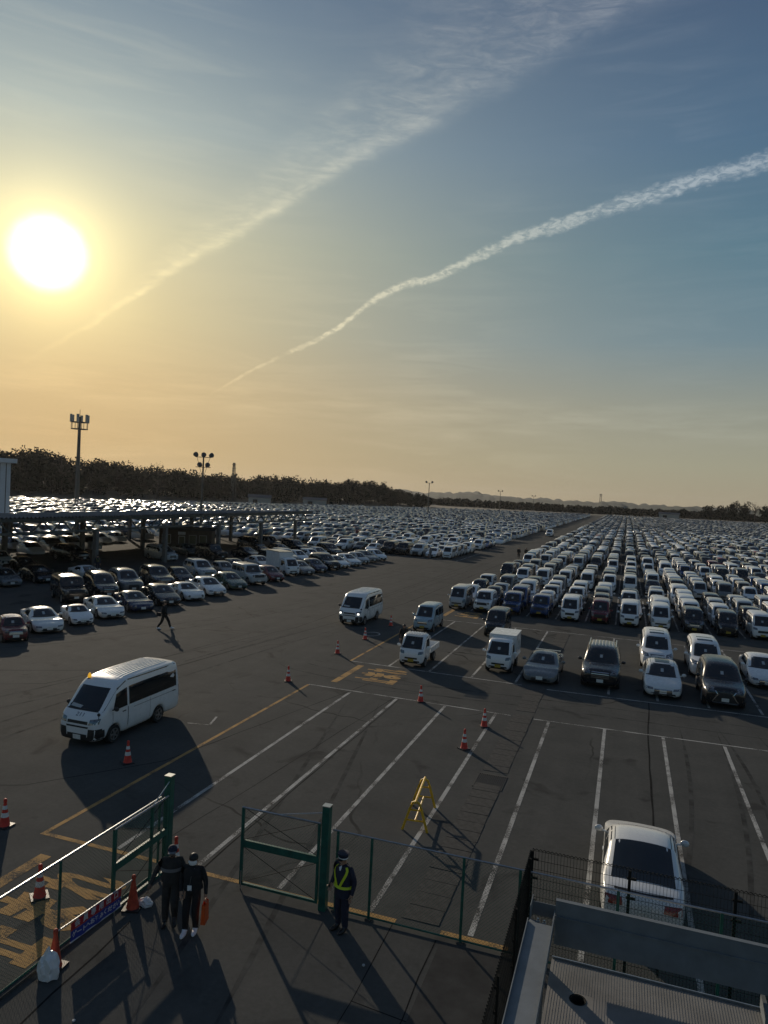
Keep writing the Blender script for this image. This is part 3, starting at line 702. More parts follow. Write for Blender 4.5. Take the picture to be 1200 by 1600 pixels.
SP['kei_suv'] = T(3.45,1.52,[(0,.7),(.05,.97),(.9,1.05),(1.0,1.07),(1.38,1.6),(1.55,1.7),(2.0,1.72),(3.1,1.71),(3.32,1.6),(3.4,1.2),(3.45,.8)],1.0,1.42,3.26,3.38,[(0,.66),(.9,.96),(3.45,1.0)],(.6,2.85),.34,.26,.88,
      [(0,.86),(.08,.95),(.3,.99),(3.3,1.),(3.45,.95)],splits=(1.2,2.0,2.1,3.1),hoodw=.84,boxy=1)
SP['hatchback'] = T(3.95,1.70,[(0,.5),(.08,.68),(.75,.92),(.9,.95),(1.65,1.40),(1.95,1.49),(2.4,1.51),(3.1,1.46),(3.65,1.02),(3.88,.9),(3.95,.6)],.88,1.70,3.12,3.66,[(0,.52),(.8,.84),(2.,.90),(3.95,.94)],(.75,3.25),.30,.16,.78,splits=(1.25,2.1,2.18,3.05))
SP['sedan'] = T(4.8,1.83,[(0,.48),(.1,.66),(1.05,.90),(1.25,.94),(2.1,1.38),(2.45,1.45),(2.9,1.46),(3.35,1.42),(4.1,1.06),(4.3,1.03),(4.7,.99),(4.8,.7)],1.22,2.14,3.36,4.08,[(0,.5),(1.1,.83),(2.5,.88),(4.8,.92)],(.88,3.72),.33,.15,.80,splits=(1.7,2.5,2.58,3.45))
SP['coupe'] = T(4.55,1.88,[(0,.45),(.12,.6),(1.2,.82),(1.45,.87),(2.15,1.22),(2.45,1.29),(2.8,1.29),(3.2,1.23),(4.0,.98),(4.35,.94),(4.5,.88),(4.55,.6)],1.42,2.2,3.1,3.98,[(0,.46),(1.2,.74),(2.5,.82),(3.6,.86),(4.55,.86)],(.85,3.6),.34,.12,.70,
      [(0,.70),(.12,.84),(.5,.97),(1.6,.97),(3.5,1.),(4.3,.97),(4.55,.82)],splits=(1.95,3.05))
SP['suv'] = T(4.95,1.98,[(0,.8),(.06,1.04),(1.1,1.16),(1.3,1.2),(2.0,1.74),(2.3,1.86),(2.9,1.89),(4.2,1.86),(4.55,1.74),(4.84,1.28),(4.95,.9)],1.26,2.04,4.5,4.82,[(0,.72),(1.2,1.06),(4.95,1.14)],(.92,3.76),.39,.24,.78,splits=(1.75,2.55,2.65,3.5,3.6,4.45),boxy=.5)
SP['minivan'] = T(4.93,1.85,[(0,.68),(.06,.98),(.75,1.10),(.98,1.15),(1.75,1.70),(2.1,1.86),(2.6,1.91),(4.2,1.90),(4.6,1.82),(4.86,1.3),(4.93,.8)],.92,1.8,4.56,4.84,[(0,.66),(.9,1.0),(4.93,1.12)],(.95,3.95),.35,.17,.82,splits=(1.35,2.3,2.4,3.4,3.5,4.5),boxy=.6)
SP['mini'] = T(3.06,1.42,[(0,.5),(.06,.78),(.75,.86),(.85,.88),(1.15,1.27),(1.35,1.34),(1.8,1.35),(2.3,1.30),(2.62,.92),(2.9,.84),(3.06,.6)],.80,1.18,2.3,2.62,[(0,.55),(.8,.8),(3.06,.82)],(.5,2.54),.26,.16,.78,splits=(.98,1.6,1.68,2.3))
SP['roadster'] = T(3.4,1.48,[(0,.42),(.1,.56),(.85,.80),(1.0,.84),(1.5,1.12),(1.68,1.18),(2.0,1.17),(2.35,1.06),(2.7,.92),(3.2,.9),(3.4,.6)],.96,1.55,2.3,2.68,[(0,.45),(.9,.72),(3.4,.84)],(.65,2.93),.29,.13,.72,splits=(1.3,1.95))
SP['boxy_suv'] = T(4.6,1.86,[(0,.9),(.05,1.13),(1.25,1.19),(1.35,1.22),(1.62,1.8),(1.8,1.93),(2.3,1.95),(4.3,1.94),(4.5,1.84),(4.56,1.3),(4.6,.9)],1.32,1.66,4.44,4.54,[(0,.8),(1.3,1.12),(4.6,1.15)],(.85,3.7),.38,.27,.88,
      [(0,.9),(.06,.96),(.3,1.),(4.5,1.),(4.6,.97)],splits=(1.55,2.3,2.4,3.2,3.3,4.3),hoodw=.82,boxy=1)
SP['wagon'] = T(4.65,1.74,[(0,.5),(.1,.68),(1.0,.90),(1.2,.94),(2.0,1.38),(2.3,1.46),(2.9,1.48),(3.9,1.43),(4.4,1.0),(4.58,.9),(4.65,.6)],1.16,2.05,3.92,4.42,[(0,.52),(1.1,.84),(4.65,.94)],(.85,3.5),.32,.16,.77,splits=(1.65,2.45,2.53,3.35,3.43,4.1))

SP['sedan_low'] = T(4.9,1.86,[(0,.48),(.1,.66),(1.05,.90),(1.25,.94),(2.05,1.38),(2.35,1.45),(2.7,1.46),(3.08,1.43),(4.22,1.05),(4.4,1.03),(4.8,.99),(4.9,.7)],1.22,2.1,3.06,4.2,[(0,.5),(1.1,.83),(2.5,.88),(4.9,.94)],(.88,3.74),.34,.15,.82,splits=(1.7,2.5,2.58,3.6),hoodw=.90)
SP['kei_low'] = T(3.4,1.48,[(0,.58),(.05,.80),(.68,.95),(1.3,1.48),(1.5,1.58),(1.9,1.65),(2.7,1.62),(3.12,1.5),(3.34,1.1),(3.4,.8)],.70,1.36,3.0,3.3,[(0,.56),(.7,.87),(3.4,.96)],(.6,3.0),.28,.16,.82,splits=(1.05,1.85,1.93,2.9))
def top_at(sp, s): return lerp_list(sp.top, s)
def half_w(sp, s): return lerp_list(sp.plan, s)*sp.W/2
def top_w(sp, s):
    w_ = half_w(sp, s)
    L = [(0, sp.hoodw), (sp.cowl, sp.hoodw), (sp.rf, sp.roofw), (sp.rr, sp.roofw), (sp.re, sp.hoodw*.97), (sp.L, sp.hoodw*.95)]
    return w_*lerp_list(L, s)
def make_body(sp):
    L = sp.L; Ra = sp.r*1.16
    S = set([round(s, 3) for s, _ in sp.top] + [sp.cowl, sp.rf, sp.rr, sp.re])
    for a in sp.wb:
        S = {s for s in S if abs(s-a) > Ra*1.04 or s in (sp.cowl, sp.rf)}
    for a in sp.wb:
        for d in (-1.06, -.995, -.72, -.36, 0, .36, .72, .995, 1.06): S.add(round(a+d*Ra, 3))
    S = sorted(x for x in S if 0 <= x <= L)
    out = [S[0]]
    for x in S[1:]:
        if x-out[-1] > .02: out.append(x)
    S = out; vs = []; fs = []; mi = []
    for s in S:
        w_ = half_w(sp, s); zt = top_at(sp, s); zb = min(lerp_list(sp.belt, s), zt-.045); wt = top_w(sp, s); g_ = sp.g
        if s < .03: g_ = sp.g+.06
        if s > L-.03: g_ = sp.g+.10
        za = 0.
        for a in sp.wb:
            d = abs(s-a)
            if d < Ra: za = sp.r + math.sqrt(max(0., Ra*Ra-d*d))
        z1 = max(g_, za); z2 = max(g_+.10, za); z3 = max(.45*g_+.55*zb, za+.03); z4 = max(zb, z3+.02)
        gh = zt-zb; ed = min(.11 if sp.boxy < 1 else .085, gh*.42)
        bx = 1 if sp.boxy >= 1 else 0
        P = [(0, g_+.04), (w_-.14, z1), (w_-.025, z2 if za else z2), (w_, z3), (w_-.018, z4),
             (wt+.035 if gh > .2 else w_*.95, zt-ed if gh > .2 else max(zt-ed, z4+.005)), (wt*(.80 if not bx else .90), zt-.018), (0, zt+.012)]
        P = [(p, max(q, P[i-1][1]) if i >= 4 else q) for i, (p, q) in enumerate(P)]
        x = L/2 - s
        vs += [(x, p, q) for p, q in P] + [(x, -p, q) for p, q in P[-2:0:-1]]
    n = 14
    for i in range(len(S)-1):
        for k in range(n):
            k2 = (k+1) % n; fs.append((i*n+k, (i+1)*n+k, (i+1)*n+k2, i*n+k2)); mi.append(1 if k in (0, 13) else 0)
    fs.append(tuple(range(n))); mi.append(0); b = (len(S)-1)*n; fs.append(tuple(b+k for k in range(n))[::-1]); mi.append(0)
    me = bpy.data.meshes.new('body0'); me.from_pydata(vs, [], fs); me.polygons.foreach_set('material_index', mi)
    me.materials.append(MATS['paint']); me.materials.append(MATS['under']); me.update()
    o = bpy.data.objects.new('tmp', me); col.objects.link(o)
    md = o.modifiers.new('s', 'SUBSURF'); md.levels = 1; md.render_levels = 1; md.subdivision_type = 'CATMULL_CLARK'
    dg = bpy.context.evaluated_depsgraph_get(); m2 = bpy.data.meshes.new_from_object(o.evaluated_get(dg))
    bpy.data.objects.remove(o); m2.name = 'body'
    m2.polygons.foreach_set('use_smooth', [True]*len(m2.polygons)); m2.set_sharp_from_angle(angle=R(50))
    return m2
def bvh_of(me): return BVHTree.FromPolygons([v.co for v in me.vertices], [tuple(p.vertices) for p in me.polygons])
def decal(bv, view, quad, nu=5, nv=4, off=.006, mat_=None, thick=False):
    """panel laid on the body: quad corners (a,b) seen from front/rear (y,z), side (x,z) or top (x,y)"""
    o_, d_ = {'front': (lambda a, b: Vector((6, a, b)), Vector((-1,0,0))), 'rear': (lambda a, b: Vector((-6, a, b)), Vector((1,0,0))),
              'left': (lambda a, b: Vector((a, 4, b)), Vector((0,-1,0))), 'right': (lambda a, b: Vector((a, -4, b)), Vector((0,1,0))), 'top': (lambda a, b: Vector((a, b, 5)), Vector((0,0,-1)))}[view]
    (a0,b0),(a1,b1),(a2,b2),(a3,b3) = quad; P = []; last = None
    for j in range(nv+1):
        for i in range(nu+1):
            u, v = i/nu, j/nv
            a = (a0*(1-u)+a1*u)*(1-v)+(a3*(1-u)+a2*u)*v; b = (b0*(1-u)+b1*u)*(1-v)+(b3*(1-u)+b2*u)*v
            loc, nor, _, _ = bv.ray_cast(o_(a, b), d_)
            if loc is None:
                q = bv.find_nearest(o_(a, b)*.0 + Vector((o_(a,b))) - Vector(o_(a,b)) + (last if last else Vector((0,0,b))))[0]; p = (last or q)
            else:
                if nor.dot(d_) > 0: nor = -nor
                p = loc + nor*off; last = p
            P.append(p.copy())
    fs = []
    for j in range(nv):
        for i in range(nu):
            k = j*(nu+1)+i; fs.append((k, k+1, k+nu+2, k+nu+1))
    me = bpy.data.meshes.new('panel'); me.from_pydata([tuple(p) for p in P], [], fs)
    if mat_: me.materials.append(MATS[mat_])
    me.polygons.foreach_set('use_smooth', [True]*len(fs)); me.update(); return me
def wheel_meshes(r, wd=.20, style='silver'):
    t = MB(); t.lathe([(r*.62,-wd/2+.02),(r*.93,-wd/2),(r,-wd/2+.03),(r,wd/2-.03),(r*.93,wd/2),(r*.62,wd/2-.02)], 20, 'rubber', cap=True)
    rm = MB(); z = wd/2-.015; sl = {'silver': 'rim', 'dark': 'rim_dark'}[style]
    rm.lathe([(r*.66,z-.06),(r*.66,z+.012),(r*.58,z+.012),(r*.56,z-.06)], 18, sl, cap=False)
    rm.lathe([(r*.01,z-.05),(r*.57,z-.05)], 18, 'under', cap=False)
    for i in range(5):
        a = 2*math.pi*i/5; rm.bar((r*.06*math.cos(a), r*.06*math.sin(a), z-.005),(r*.6*math.cos(a), r*.6*math.sin(a), z), r*.17, .03, sl)
    rm.lathe([(r*.15,z-.02),(r*.13,z+.015)], 8, sl)
    rot = Matrix.Rotation(R(-90), 4, 'X')           # axle along +Y (outer face towards +Y)
    a = t.mesh('tyre', True); b = rm.mesh('rim', True); a.transform(rot); b.transform(rot); return a, b
WHEELS = {}
def wheels_for(r, style='silver', wd=.2):
    k = (round(r, 3), style)
    if k not in WHEELS: WHEELS[k] = wheel_meshes(r, wd, style)
    return WHEELS[k]
PROTO = {}
def side_windows(sp, bv, lo=.035, hi=.10):
    """door and quarter glasses: follow pillar lines of the glasshouse"""
    res = []; spl = sp.splits
    def zlo(s): return lerp_list(sp.belt, s)+lo
    def zhi(s): return top_at(sp, s)-hi
    for i in range(0, len(spl), 2):
        s0, s1 = spl[i], spl[i+1]
        # slanted front edge in the first pane, slanted rear edge in the last one
        f0 = s0; t0 = s0
        if i == 0:
            t0 = max(s0, sp.rf+.10)
        b1 = s1; t1 = s1
        if i+2 >= len(spl): t1 = min(s1, sp.rr-.06)
        q = [(f0, zlo(f0)), (b1, zlo(b1)), (t1, zhi(t1)), (t0, zhi(t0))]
        q = [(sp.L/2-s, z) for s, z in q]
        for v in ('left', 'right'): res.append(('side_window', decal(bv, v, q, 5, 3, .007, 'glass')))
    return res
def proto(kind, **opt):
    key = (kind, tuple(sorted(opt.items())))
    if key in PROTO: return PROTO[key]
    sp = SP[kind]; body = make_body(sp); bv = bvh_of(body); L, W = sp.L, sp.W; parts = []
    zc, zr = top_at(sp, sp.cowl), top_at(sp, sp.rf)
    wl, wh = top_w(sp, sp.cowl)*1.06, top_w(sp, sp.rf)*1.0
    parts.append(('windshield', decal(bv, 'front', [(-wl, zc+.04), (wl, zc+.04), (wh, zr-.02), (-wh, zr-.02)], 8, 6, .007, 'glass')))
    parts.append(('cowl', decal(bv, 'front', [(-wl*.98, zc-.02), (wl*.98, zc-.02), (wl, zc+.045), (-wl, zc+.045)], 8, 1, .005, 'black_trim')))
    for s0 in (sp.splits[0]-.02, sp.splits[1]+.03) if sp.splits else ():
        for v in ('left', 'right'): parts.append(('door_gap', decal(bv, v, [(L/2-s0, sp.g+.14), (L/2-s0-.018, sp.g+.14), (L/2-s0-.018, lerp_list(sp.belt, s0)-.01), (L/2-s0, lerp_list(sp.belt, s0)-.01)], 1, 4, .004, 'under')))
    ze, zq = top_at(sp, sp.re), top_at(sp, sp.rr)
    if ze > zq-.2: ze = zq-.55
    we, wq = top_w(sp, sp.re)*.97, top_w(sp, sp.rr)*.93
    parts.append(('rear_window', decal(bv, 'rear', [(-we, ze+.03), (we, ze+.03), (wq, zq-.035), (-wq, zq-.035)], 6, 4, .007, 'glass')))
    if kind == 'sedan_low': parts[-1] = ('rear_window', decal(bv, 'top', [(-.62,-.63),(-1.80,-.70),(-1.80,.70),(-.62,.63)], 8, 8, .007, 'glass'))
    parts += side_windows(sp, bv)
    zn = top_at(sp, .06); w0 = half_w(sp, .1)
    hl = opt.get('lamp', 'wide')
    for sgn in (-1, 1):
        if hl == 'round': q = None
        elif hl == 'tall': q = [(sgn*w0*.70, zn*.66), (sgn*w0*.98, zn*.70), (sgn*w0*.99, zn*1.0), (sgn*w0*.74, zn*.93)]
        else: q = [(sgn*w0*.56, zn*.80), (sgn*w0*.97, zn*.84), (sgn*w0*.99, zn*1.02), (sgn*w0*.60, zn*.97)]
        if q: parts.append(('headlight', decal(bv, 'front', q, 4, 3, .009, opt.get('lampm', 'lamp_clear'))))
        else:
            c = (0, sgn*w0*.72, zn*.86); hit = bv.ray_cast(Vector((6, c[1], c[2])), Vector((-1,0,0)))[0]; x = hit.x if hit else L/2
            mb = MB(); mb.lathe([(.015,.05),(.07,.042),(.095,.0),(.11,-.03)], 14, 'lamp_clear'); m_ = mb.mesh('headlight', True); m_.transform(Matrix.Translation((x, c[1], c[2])) @ Matrix.Rotation(R(90), 4, 'Y')); parts.append(('headlight', m_))
    gw = {'wide': .52, 'tall': .62, 'round': .58}[hl]; gz = opt.get('grille', (.52, .90))
    parts.append(('grille', decal(bv, 'front', [(-w0*gw, zn*gz[0]), (w0*gw, zn*gz[0]), (w0*gw*.98, zn*gz[1]), (-w0*gw*.98, zn*gz[1])], 5, 3, .007, 'black_trim')))
    if opt.get('chrome'):
        for t in np.linspace(gz[0]+.04, gz[1]-.04, 4):
            parts.append(('grille_bar', decal(bv, 'front', [(-w0*gw*.95, zn*t-.012), (w0*gw*.95, zn*t-.012), (w0*gw*.95, zn*t+.014), (-w0*gw*.95, zn*t+.014)], 5, 1, .014, 'chrome')))
    parts.append(('lower_intake', decal(bv, 'front', [(-w0*.78, sp.g+.04), (w0*.78, sp.g+.04), (w0*.70, sp.g+.19), (-w0*.70, sp.g+.19)], 6, 2, .007, 'black_trim')))
    pz = opt.get('plate_z', sp.g+.25)
    parts.append(('number_plate', decal(bv, 'front', [(-.165, pz-.08), (.165, pz-.08), (.165, pz+.085), (-.165, pz+.085)], 2, 1, .018, opt.get('plate', 'plate_white'))))
    zt_ = lerp_list(sp.belt, L-.1); wr = half_w(sp, L-.05)
    for sgn in (-1, 1):
        if sp.boxy >= .5: q = [(sgn*wr*.86, zt_*.62), (sgn*wr*.985, zt_*.62), (sgn*wr*.985, zt_*1.02), (sgn*wr*.88, zt_*1.02)]
        else: q = [(sgn*wr*.52, zt_*.78), (sgn*wr*.985, zt_*.76), (sgn*wr*.985, zt_*.95), (sgn*wr*.55, zt_*.94)]
        parts.append(('tail_light', decal(bv, 'rear', q, 4, 3, .009, 'lamp_red')))
    sm = max(sp.cowl+.28, sp.splits[0]-.02) if sp.splits else sp.cowl+.3
    for sgn in (-1, 1):
        yy = half_w(sp, sm); zz = lerp_list(sp.belt, sm)+.10
        mb = MB(); mb.ellipsoid((L/2-sm, sgn*(yy+.13), zz+.03), (.06, .115, .085), 10, 6); mb.bar((L/2-sm, sgn*(yy-.05), zz-.03), (L/2-sm, sgn*(yy+.10), zz), .05, .03)
        m_ = mb.mesh('mirror', True); m_.materials.append(MATS[opt.get('mirrorm', 'paint')]); parts.append(('mirror', m_))
    for s0 in sp.splits[1::2][:2 if sp.boxy or kind in ('sedan','suv','wagon','hatchback') else 1]:
        for sgn in (-1, 1):
            zz = lerp_list(sp.belt, s0)-.13; hit = bv.ray_cast(Vector((L/2-s0+.18, sgn*4, zz)), Vector((0,-sgn,0)))[0]
            if hit:
                mb = MB(); mb.box((hit.x-.09, hit.y-.012, zz-.014), (hit.x+.09, hit.y+.022 if sgn > 0 else hit.y+.012, zz+.014)) if sgn > 0 else mb.box((hit.x-.09, hit.y-.022, zz-.014), (hit.x+.09, hit.y+.012, zz+.014))
                m_ = mb.mesh('door_handle'); m_.materials.append(MATS[opt.get('handlem', 'paint')]); parts.append(('door_handle', m_))
    # auction sheet behind the screen
    if opt.get('sheet', True):
        zz = zc+(zr-zc)*.42; parts.append(('auction_sheet', decal(bv, 'front', [(-.09, zz-.05), (.05, zz-.05), (.05, zz+.08), (-.09, zz+.08)], 2, 2, .012, 'paper')))
    P_ = Spec(kind=kind, sp=sp, body=body, bv=bv, parts=parts, opt=opt); PROTO[key] = P_; return P_
PAINTS = {'white': (.72,.73,.73), 'pearl white': (.66,.67,.66), 'silver': (.40,.42,.43), 'grey': (.15,.16,.165), 'black': (.012,.012,.014), 'blue': (.015,.05,.16), 'dark blue': (.012,.02,.06),
          'red': (.19,.015,.018), 'maroon': (.12,.012,.02), 'brown': (.10,.065,.045), 'beige': (.38,.34,.27), 'pale blue': (.30,.40,.45), 'green': (.03,.07,.05), 'yellow': (.5,.35,.03), 'orange': (.45,.12,.02)}
def put_car(name, P, x, y, head, paint, label, cat, group=None, level=2, roofm=None, rim='silver', front=True):
    """head in degrees (0 = facing +X); x, y is the middle of the front bumper when front=True"""
    sp = P.sp; h = R(head)
    if front: x -= math.cos(h)*sp.L/2; y -= math.sin(h)*sp.L/2
    root = empty(name, (x, y, 0), h); tag(root, label, cat, group); c = (*PAINTS[paint], 1)
    b = link('body', P.body, root); b.color = c
    for nm, me in P.parts:
        if level < 2 and nm in ('door_handle', 'door_gap', 'tail_light', 'lower_intake', 'rear_window'): continue
        if level < 1 and nm in ('mirror', 'auction_sheet', 'cowl', 'number_plate', 'grille_bar'): continue
        o = link(nm, me, root); o.color = c
    t, rm = wheels_for(sp.r, rim)
    for s in sp.wb:
        for sg in (-1, 1):
            wlo = link('wheel', t, root, (sp.L/2-s, sg*(sp.W/2-.115), sp.r))
            if sg < 0: wlo.rotation_euler = (0, 0, math.pi)
            if level > 0: link('rim', rm, wlo)
    return root
def add_part(root, name, mb, m=None, smooth=False, sub=None): return mb.build(name, m, sub or root, smooth)

def roof_rib(r, bv, xa, xb, yy, wd, m, c=None, hgt=.022):
    pts = []
    for i in range(9):
        x = xa+(xb-xa)*i/8; hit = bv.ray_cast(Vector((x, yy, 5)), Vector((0,0,-1)))[0]
        if hit is not None: pts.append(hit)
    vs = []; fs = []
    for i, p in enumerate(pts):
        hh = hgt if 0 < i < len(pts)-1 else .001
        vs += [(p.x, yy-wd/2, p.z-.006), (p.x, yy-wd/2*.6, p.z+hh), (p.x, yy+wd/2*.6, p.z+hh), (p.x, yy+wd/2, p.z-.006)]
    for i in range(len(pts)-1):
        for k in range(3): fs.append((i*4+k, i*4+k+1, (i+1)*4+k+1, (i+1)*4+k))
    o = MB().add(vs, fs).build('roof_rib', m, r)
    if c: o.color = c
# ---- the two white passenger vans in the lane
PV = proto('van_high', lamp='wide', grille=(.80, .90), plate_z=.36, sheet=False, mirrorm='black_trim', handlem='black_trim')
def passenger_van(x, y, label, lit, mark=None):
    r = put_car('passenger_van', PV, x, y, -90, 'white', label, 'van', 'white passenger vans on the lane')
    sp, bv = PV.sp, PV.bv; L = sp.L
    for i in range(9):
        yy = -.56 + i*.14
        roof_rib(r, bv, L/2-1.35, L/2-4.6, yy, .05, 'paint', (.72,.73,.73,1))
    for sg in (-1, 1):      # dark bumper corners and lamps
        me = decal(bv, 'front', [(sg*.44, .26), (sg*.86, .30), (sg*.87, .70), (sg*.48, .68)], 5, 4, .012, 'black_trim'); link('bumper_corner', me, r)
        me = decal(bv, 'left' if sg > 0 else 'right', [(L/2-.02, .30), (L/2-.42, .30), (L/2-.36, .64), (L/2-.02, .66)], 4, 3, .012, 'black_trim'); link('bumper_corner', me, r)
        if lit: link('lit_lamp', decal(bv, 'front', [(sg*.60, .82), (sg*.74, .82), (sg*.74, .93), (sg*.60, .93)], 2, 2, .018, 'lamp_lit'), r)
    link('bumper', decal(bv, 'front', [(-.42, .25), (.42, .25), (.42, .48), (-.42, .48)], 4, 3, .009, 'black_trim'), r)
    link('grille_slot', decal(bv, 'front', [(-.46, .70), (.46, .70), (.48, .76), (-.48, .76)], 5, 1, .012, 'black_trim'), r)
    MB().tube([(L/2-.25, .76, 1.02), (L/2-.10, .84, 1.03), (L/2-.08, .86, 1.2)], .014, 5).build('mirror_stalk', 'black_trim', r)
    MB().ellipsoid((L/2-.08, .86, 1.24), (.05,.07,.06), 8, 5).build('front_mirror', 'black_trim', r, True)
    for sg in (-1, 1):
        MB().tube([(L/2-.46, sg*.15, 1.24), (L/2-.50-.28, sg*.15+.52, 1.44)], .010, 4).build('wiper', 'black_trim', r)
        me = decal(bv, 'left' if sg > 0 else 'right', [(L/2-1.9, 1.06), (L/2-4.5, 1.06), (L/2-4.5, 1.075), (L/2-1.9, 1.075)], 4, 1, .006, 'black_trim'); link('door_rail', me, r)
        for s0 in (1.6, 2.9):
            me = decal(bv, 'left' if sg > 0 else 'right', [(L/2-s0, .42), (L/2-s0-.012, .42), (L/2-s0-.012, 1.16), (L/2-s0, 1.16)], 1, 5, .005, 'under'); link('door_gap', me, r)
    link('dashboard_paper', decal(bv, 'front', [(-.62, 1.30), (-.15, 1.28), (-.10, 1.36), (-.58, 1.40)], 3, 2, .012, 'paper'), r)
    if mark:
        me = text_mesh(mark, .26); me.materials.append(MATS['hood_mark']); me.transform(Matrix.Rotation(R(90), 4, 'Z'))
        # lay on the bonnet slope
        for v in me.vertices:
            yy, xx = v.co.y, L/2-.16-v.co.x*.6*-1
            hit = bv.ray_cast(Vector((xx, yy, 5)), Vector((0,0,-1)))
            if hit[0] is not None: v.co = hit[0]+hit[1]*.006
        link('bonnet_number', me, r)
    return r
v1 = passenger_van(-18.16, 20.75, 'white high-roof passenger van with an amber roof beacon beside a cone', False, '211')
bc = MB(); bc.lathe([(.085,0),(.085,.03)], 12, 'black_trim'); bc.lathe([(.07,.03),(.065,.12),(.035,.19),(.008,.21)], 12, 'beacon_amber'); bc.build('beacon', None, v1, True, (PV.sp.L/2-1.25, -.60, 2.10))
v2 = passenger_van(-18.35, 47.7, 'white high-roof passenger van with headlights on, farther up the lane', True)

# ---- kei trucks: cab from the same lofting, bed or box behind
SP['truck_cab'] = T(1.42,1.475,[(0,.66),(.05,.92),(.16,1.02),(.62,1.62),(.80,1.73),(1.0,1.77),(1.36,1.77),(1.42,1.7)],.18,.66,1.30,1.42,[(0,.62),(.2,.98),(1.42,1.02)],(.56,),.27,.22,.88,
      [(0,.84),(.08,.93),(.3,.99),(1.3,1.),(1.42,.99)],splits=(.50,1.22),boxy=1)
PT = proto('truck_cab', lamp='wide', grille=(.52,.62), plate='plate_yellow', plate_z=.42)
def kei_truck(name, x, y, label, boxed):
    Lc = 1.42; root = empty(name, (x, y+Lc/2, 0), R(-90)); tag(root, label, 'truck'); c = (*PAINTS['white'], 1)
    b = link('cab', PT.body, root); b.color = c
    for nm, me in PT.parts:
        if nm in ('tail_light',): continue
        o = link(nm, me, root); o.color = c
    MB().box((-2.62,-.45,.34),(-.5,.45,.48)).build('chassis', 'under', root)
    x0, x1 = -.76, -2.68
    def wp(nm, a, b_): o = MB().box(a, b_).build(nm, 'paint', root); o.color = c; return o
    if not boxed:
        wp('bed_floor', (x1,-.71,.60),(x0,.71,.66))
        for sg in (-1, 1):
            wp('bed_side', (x1, sg*.735-.02, .62),(x0, sg*.735+.02, .93))
            for i in range(4): wp('bed_rib', (x1+.2+i*.48, sg*.757-.012, .64),(x1+.25+i*.48, sg*.757+.012, .91))
        wp('tailgate', (x1-.03,-.75,.62),(x1+.001,.75,.93))
        wp('headboard', (x0-.001,-.70,.62),(x0+.035,.70,1.02))
        for sg in (-1, 1): MB().tube([(x0-.03, sg*.66, .95),(x0-.03, sg*.66, 1.60),(x0-.03, 0, 1.66)], .02, 5).build('rear_guard', 'paint', root).color = c
        for i in range(7): o = MB().box((.30-.02, -.5+i*.155, 1.765),(-.62, -.46+i*.155, 1.79)).build('roof_rib', 'paint', root); o.color = c
    else:
        wp('cargo_box', (x1-.05,-.735,.62),(x0+.06,.735,1.90))
        wp('box_top_rim', (x1-.07,-.755,1.86),(x0+.08,.755,1.915)); wp('box_bottom_rim', (x1-.07,-.75,.60),(x0+.07,.75,.67))
        for sg in (-1,1): wp('box_corner', (x0+.03, sg*.735-.03, .62),(x0+.085, sg*.735+.03, 1.87))
        wp('box_fairing', (x0+.02,-.6,1.62),(x0+.30,.6,1.80))
    t, rm = wheels_for(.27)
    for s in (.56, 2.46):
        for sg in (-1, 1):
            wl_ = link('wheel', t, root, (Lc/2-s, sg*(.735-.11), .27)); link('rim', rm, wl_)
            if sg < 0: wl_.rotation_euler = (0,0,math.pi)
    for sg in (-1,1): MB().box((-2.0+.3, sg*.70-.012, .28),(-1.5+.3, sg*.70+.012, .56)).build('mud_flap', 'under', root)
    return root
kei_truck('pickup_truck', -10.9, 38.1, 'small white flatbed truck with a yellow plate on the stall line', False)
kei_truck('box_truck', -6.28, 39.3, 'small white box truck between the flatbed and the grey coupe', True)

# ---- vehicles in the second block, nearest row
PKW = proto('kei_wagon', lamp='tall', grille=(.58,.86), plate='plate_yellow', plate_z=.36)
PKW2 = proto('kei_wagon', lamp='wide', grille=(.62,.80), plate='plate_yellow', plate_z=.36, chrome=True)
PKV = proto('kei_van', lamp='tall', grille=(.52,.64), plate='plate_yellow', plate_z=.38)
PKV2 = proto('kei_van', lamp='wide', grille=(.60,.78), plate='plate_yellow', plate_z=.38)
PKS = proto('kei_suv', lamp='round', grille=(.70,.98), plate='plate_yellow', plate_z=.46)
PKL = proto('kei_low', lamp='wide', grille=(.62,.78), plate='plate_yellow', plate_z=.36); PHB = proto('hatchback'); PHB2 = proto('hatchback', lamp='tall', grille=(.55,.75))
PSD = proto('sedan', chrome=True); PSD2 = proto('sedan', grille=(.68,.92))
PCP = proto('coupe', grille=(.36,.72)); PCP2 = proto('coupe', lamp='round', grille=(.3,.42))
PSU = proto('suv', lamp='wide', grille=(.58,.92), chrome=True); PSU2 = proto('suv', lamp='wide', grille=(.36,.95))
PMV = proto('minivan', lamp='wide', grille=(.50,.95), chrome=True); PMI = proto('mini', lamp='round', grille=(.58,.88), chrome=True)
PRO = proto('roadster', grille=(.5,.75)); PBX = proto('boxy_suv', lamp='round', grille=(.72,.95)); PWG = proto('wagon')
put_car('kei_wagon', PKW2, -13.15, 48.4, -90, 'pale blue', 'pale silver box-shaped mini wagon waiting behind the flatbed truck', 'car', rim='silver')
put_car('kei_wagon', PKW, -8.28, 49.3, -90, 'black', 'small black car half hidden behind the box truck', 'car')
def wing(r, P):
    L = P.sp.L
    for sg in (-1,1): MB().box((-L/2+.25, sg*.55-.02, .86),(-L/2+.38, sg*.55+.02, 1.02)).build('wing_stay', 'black_trim', r)
    o = MB().bar((-L/2+.30,-.70,1.03),(-L/2+.30,.70,1.03),.22,.03).build('rear_wing', 'paint', r); return o
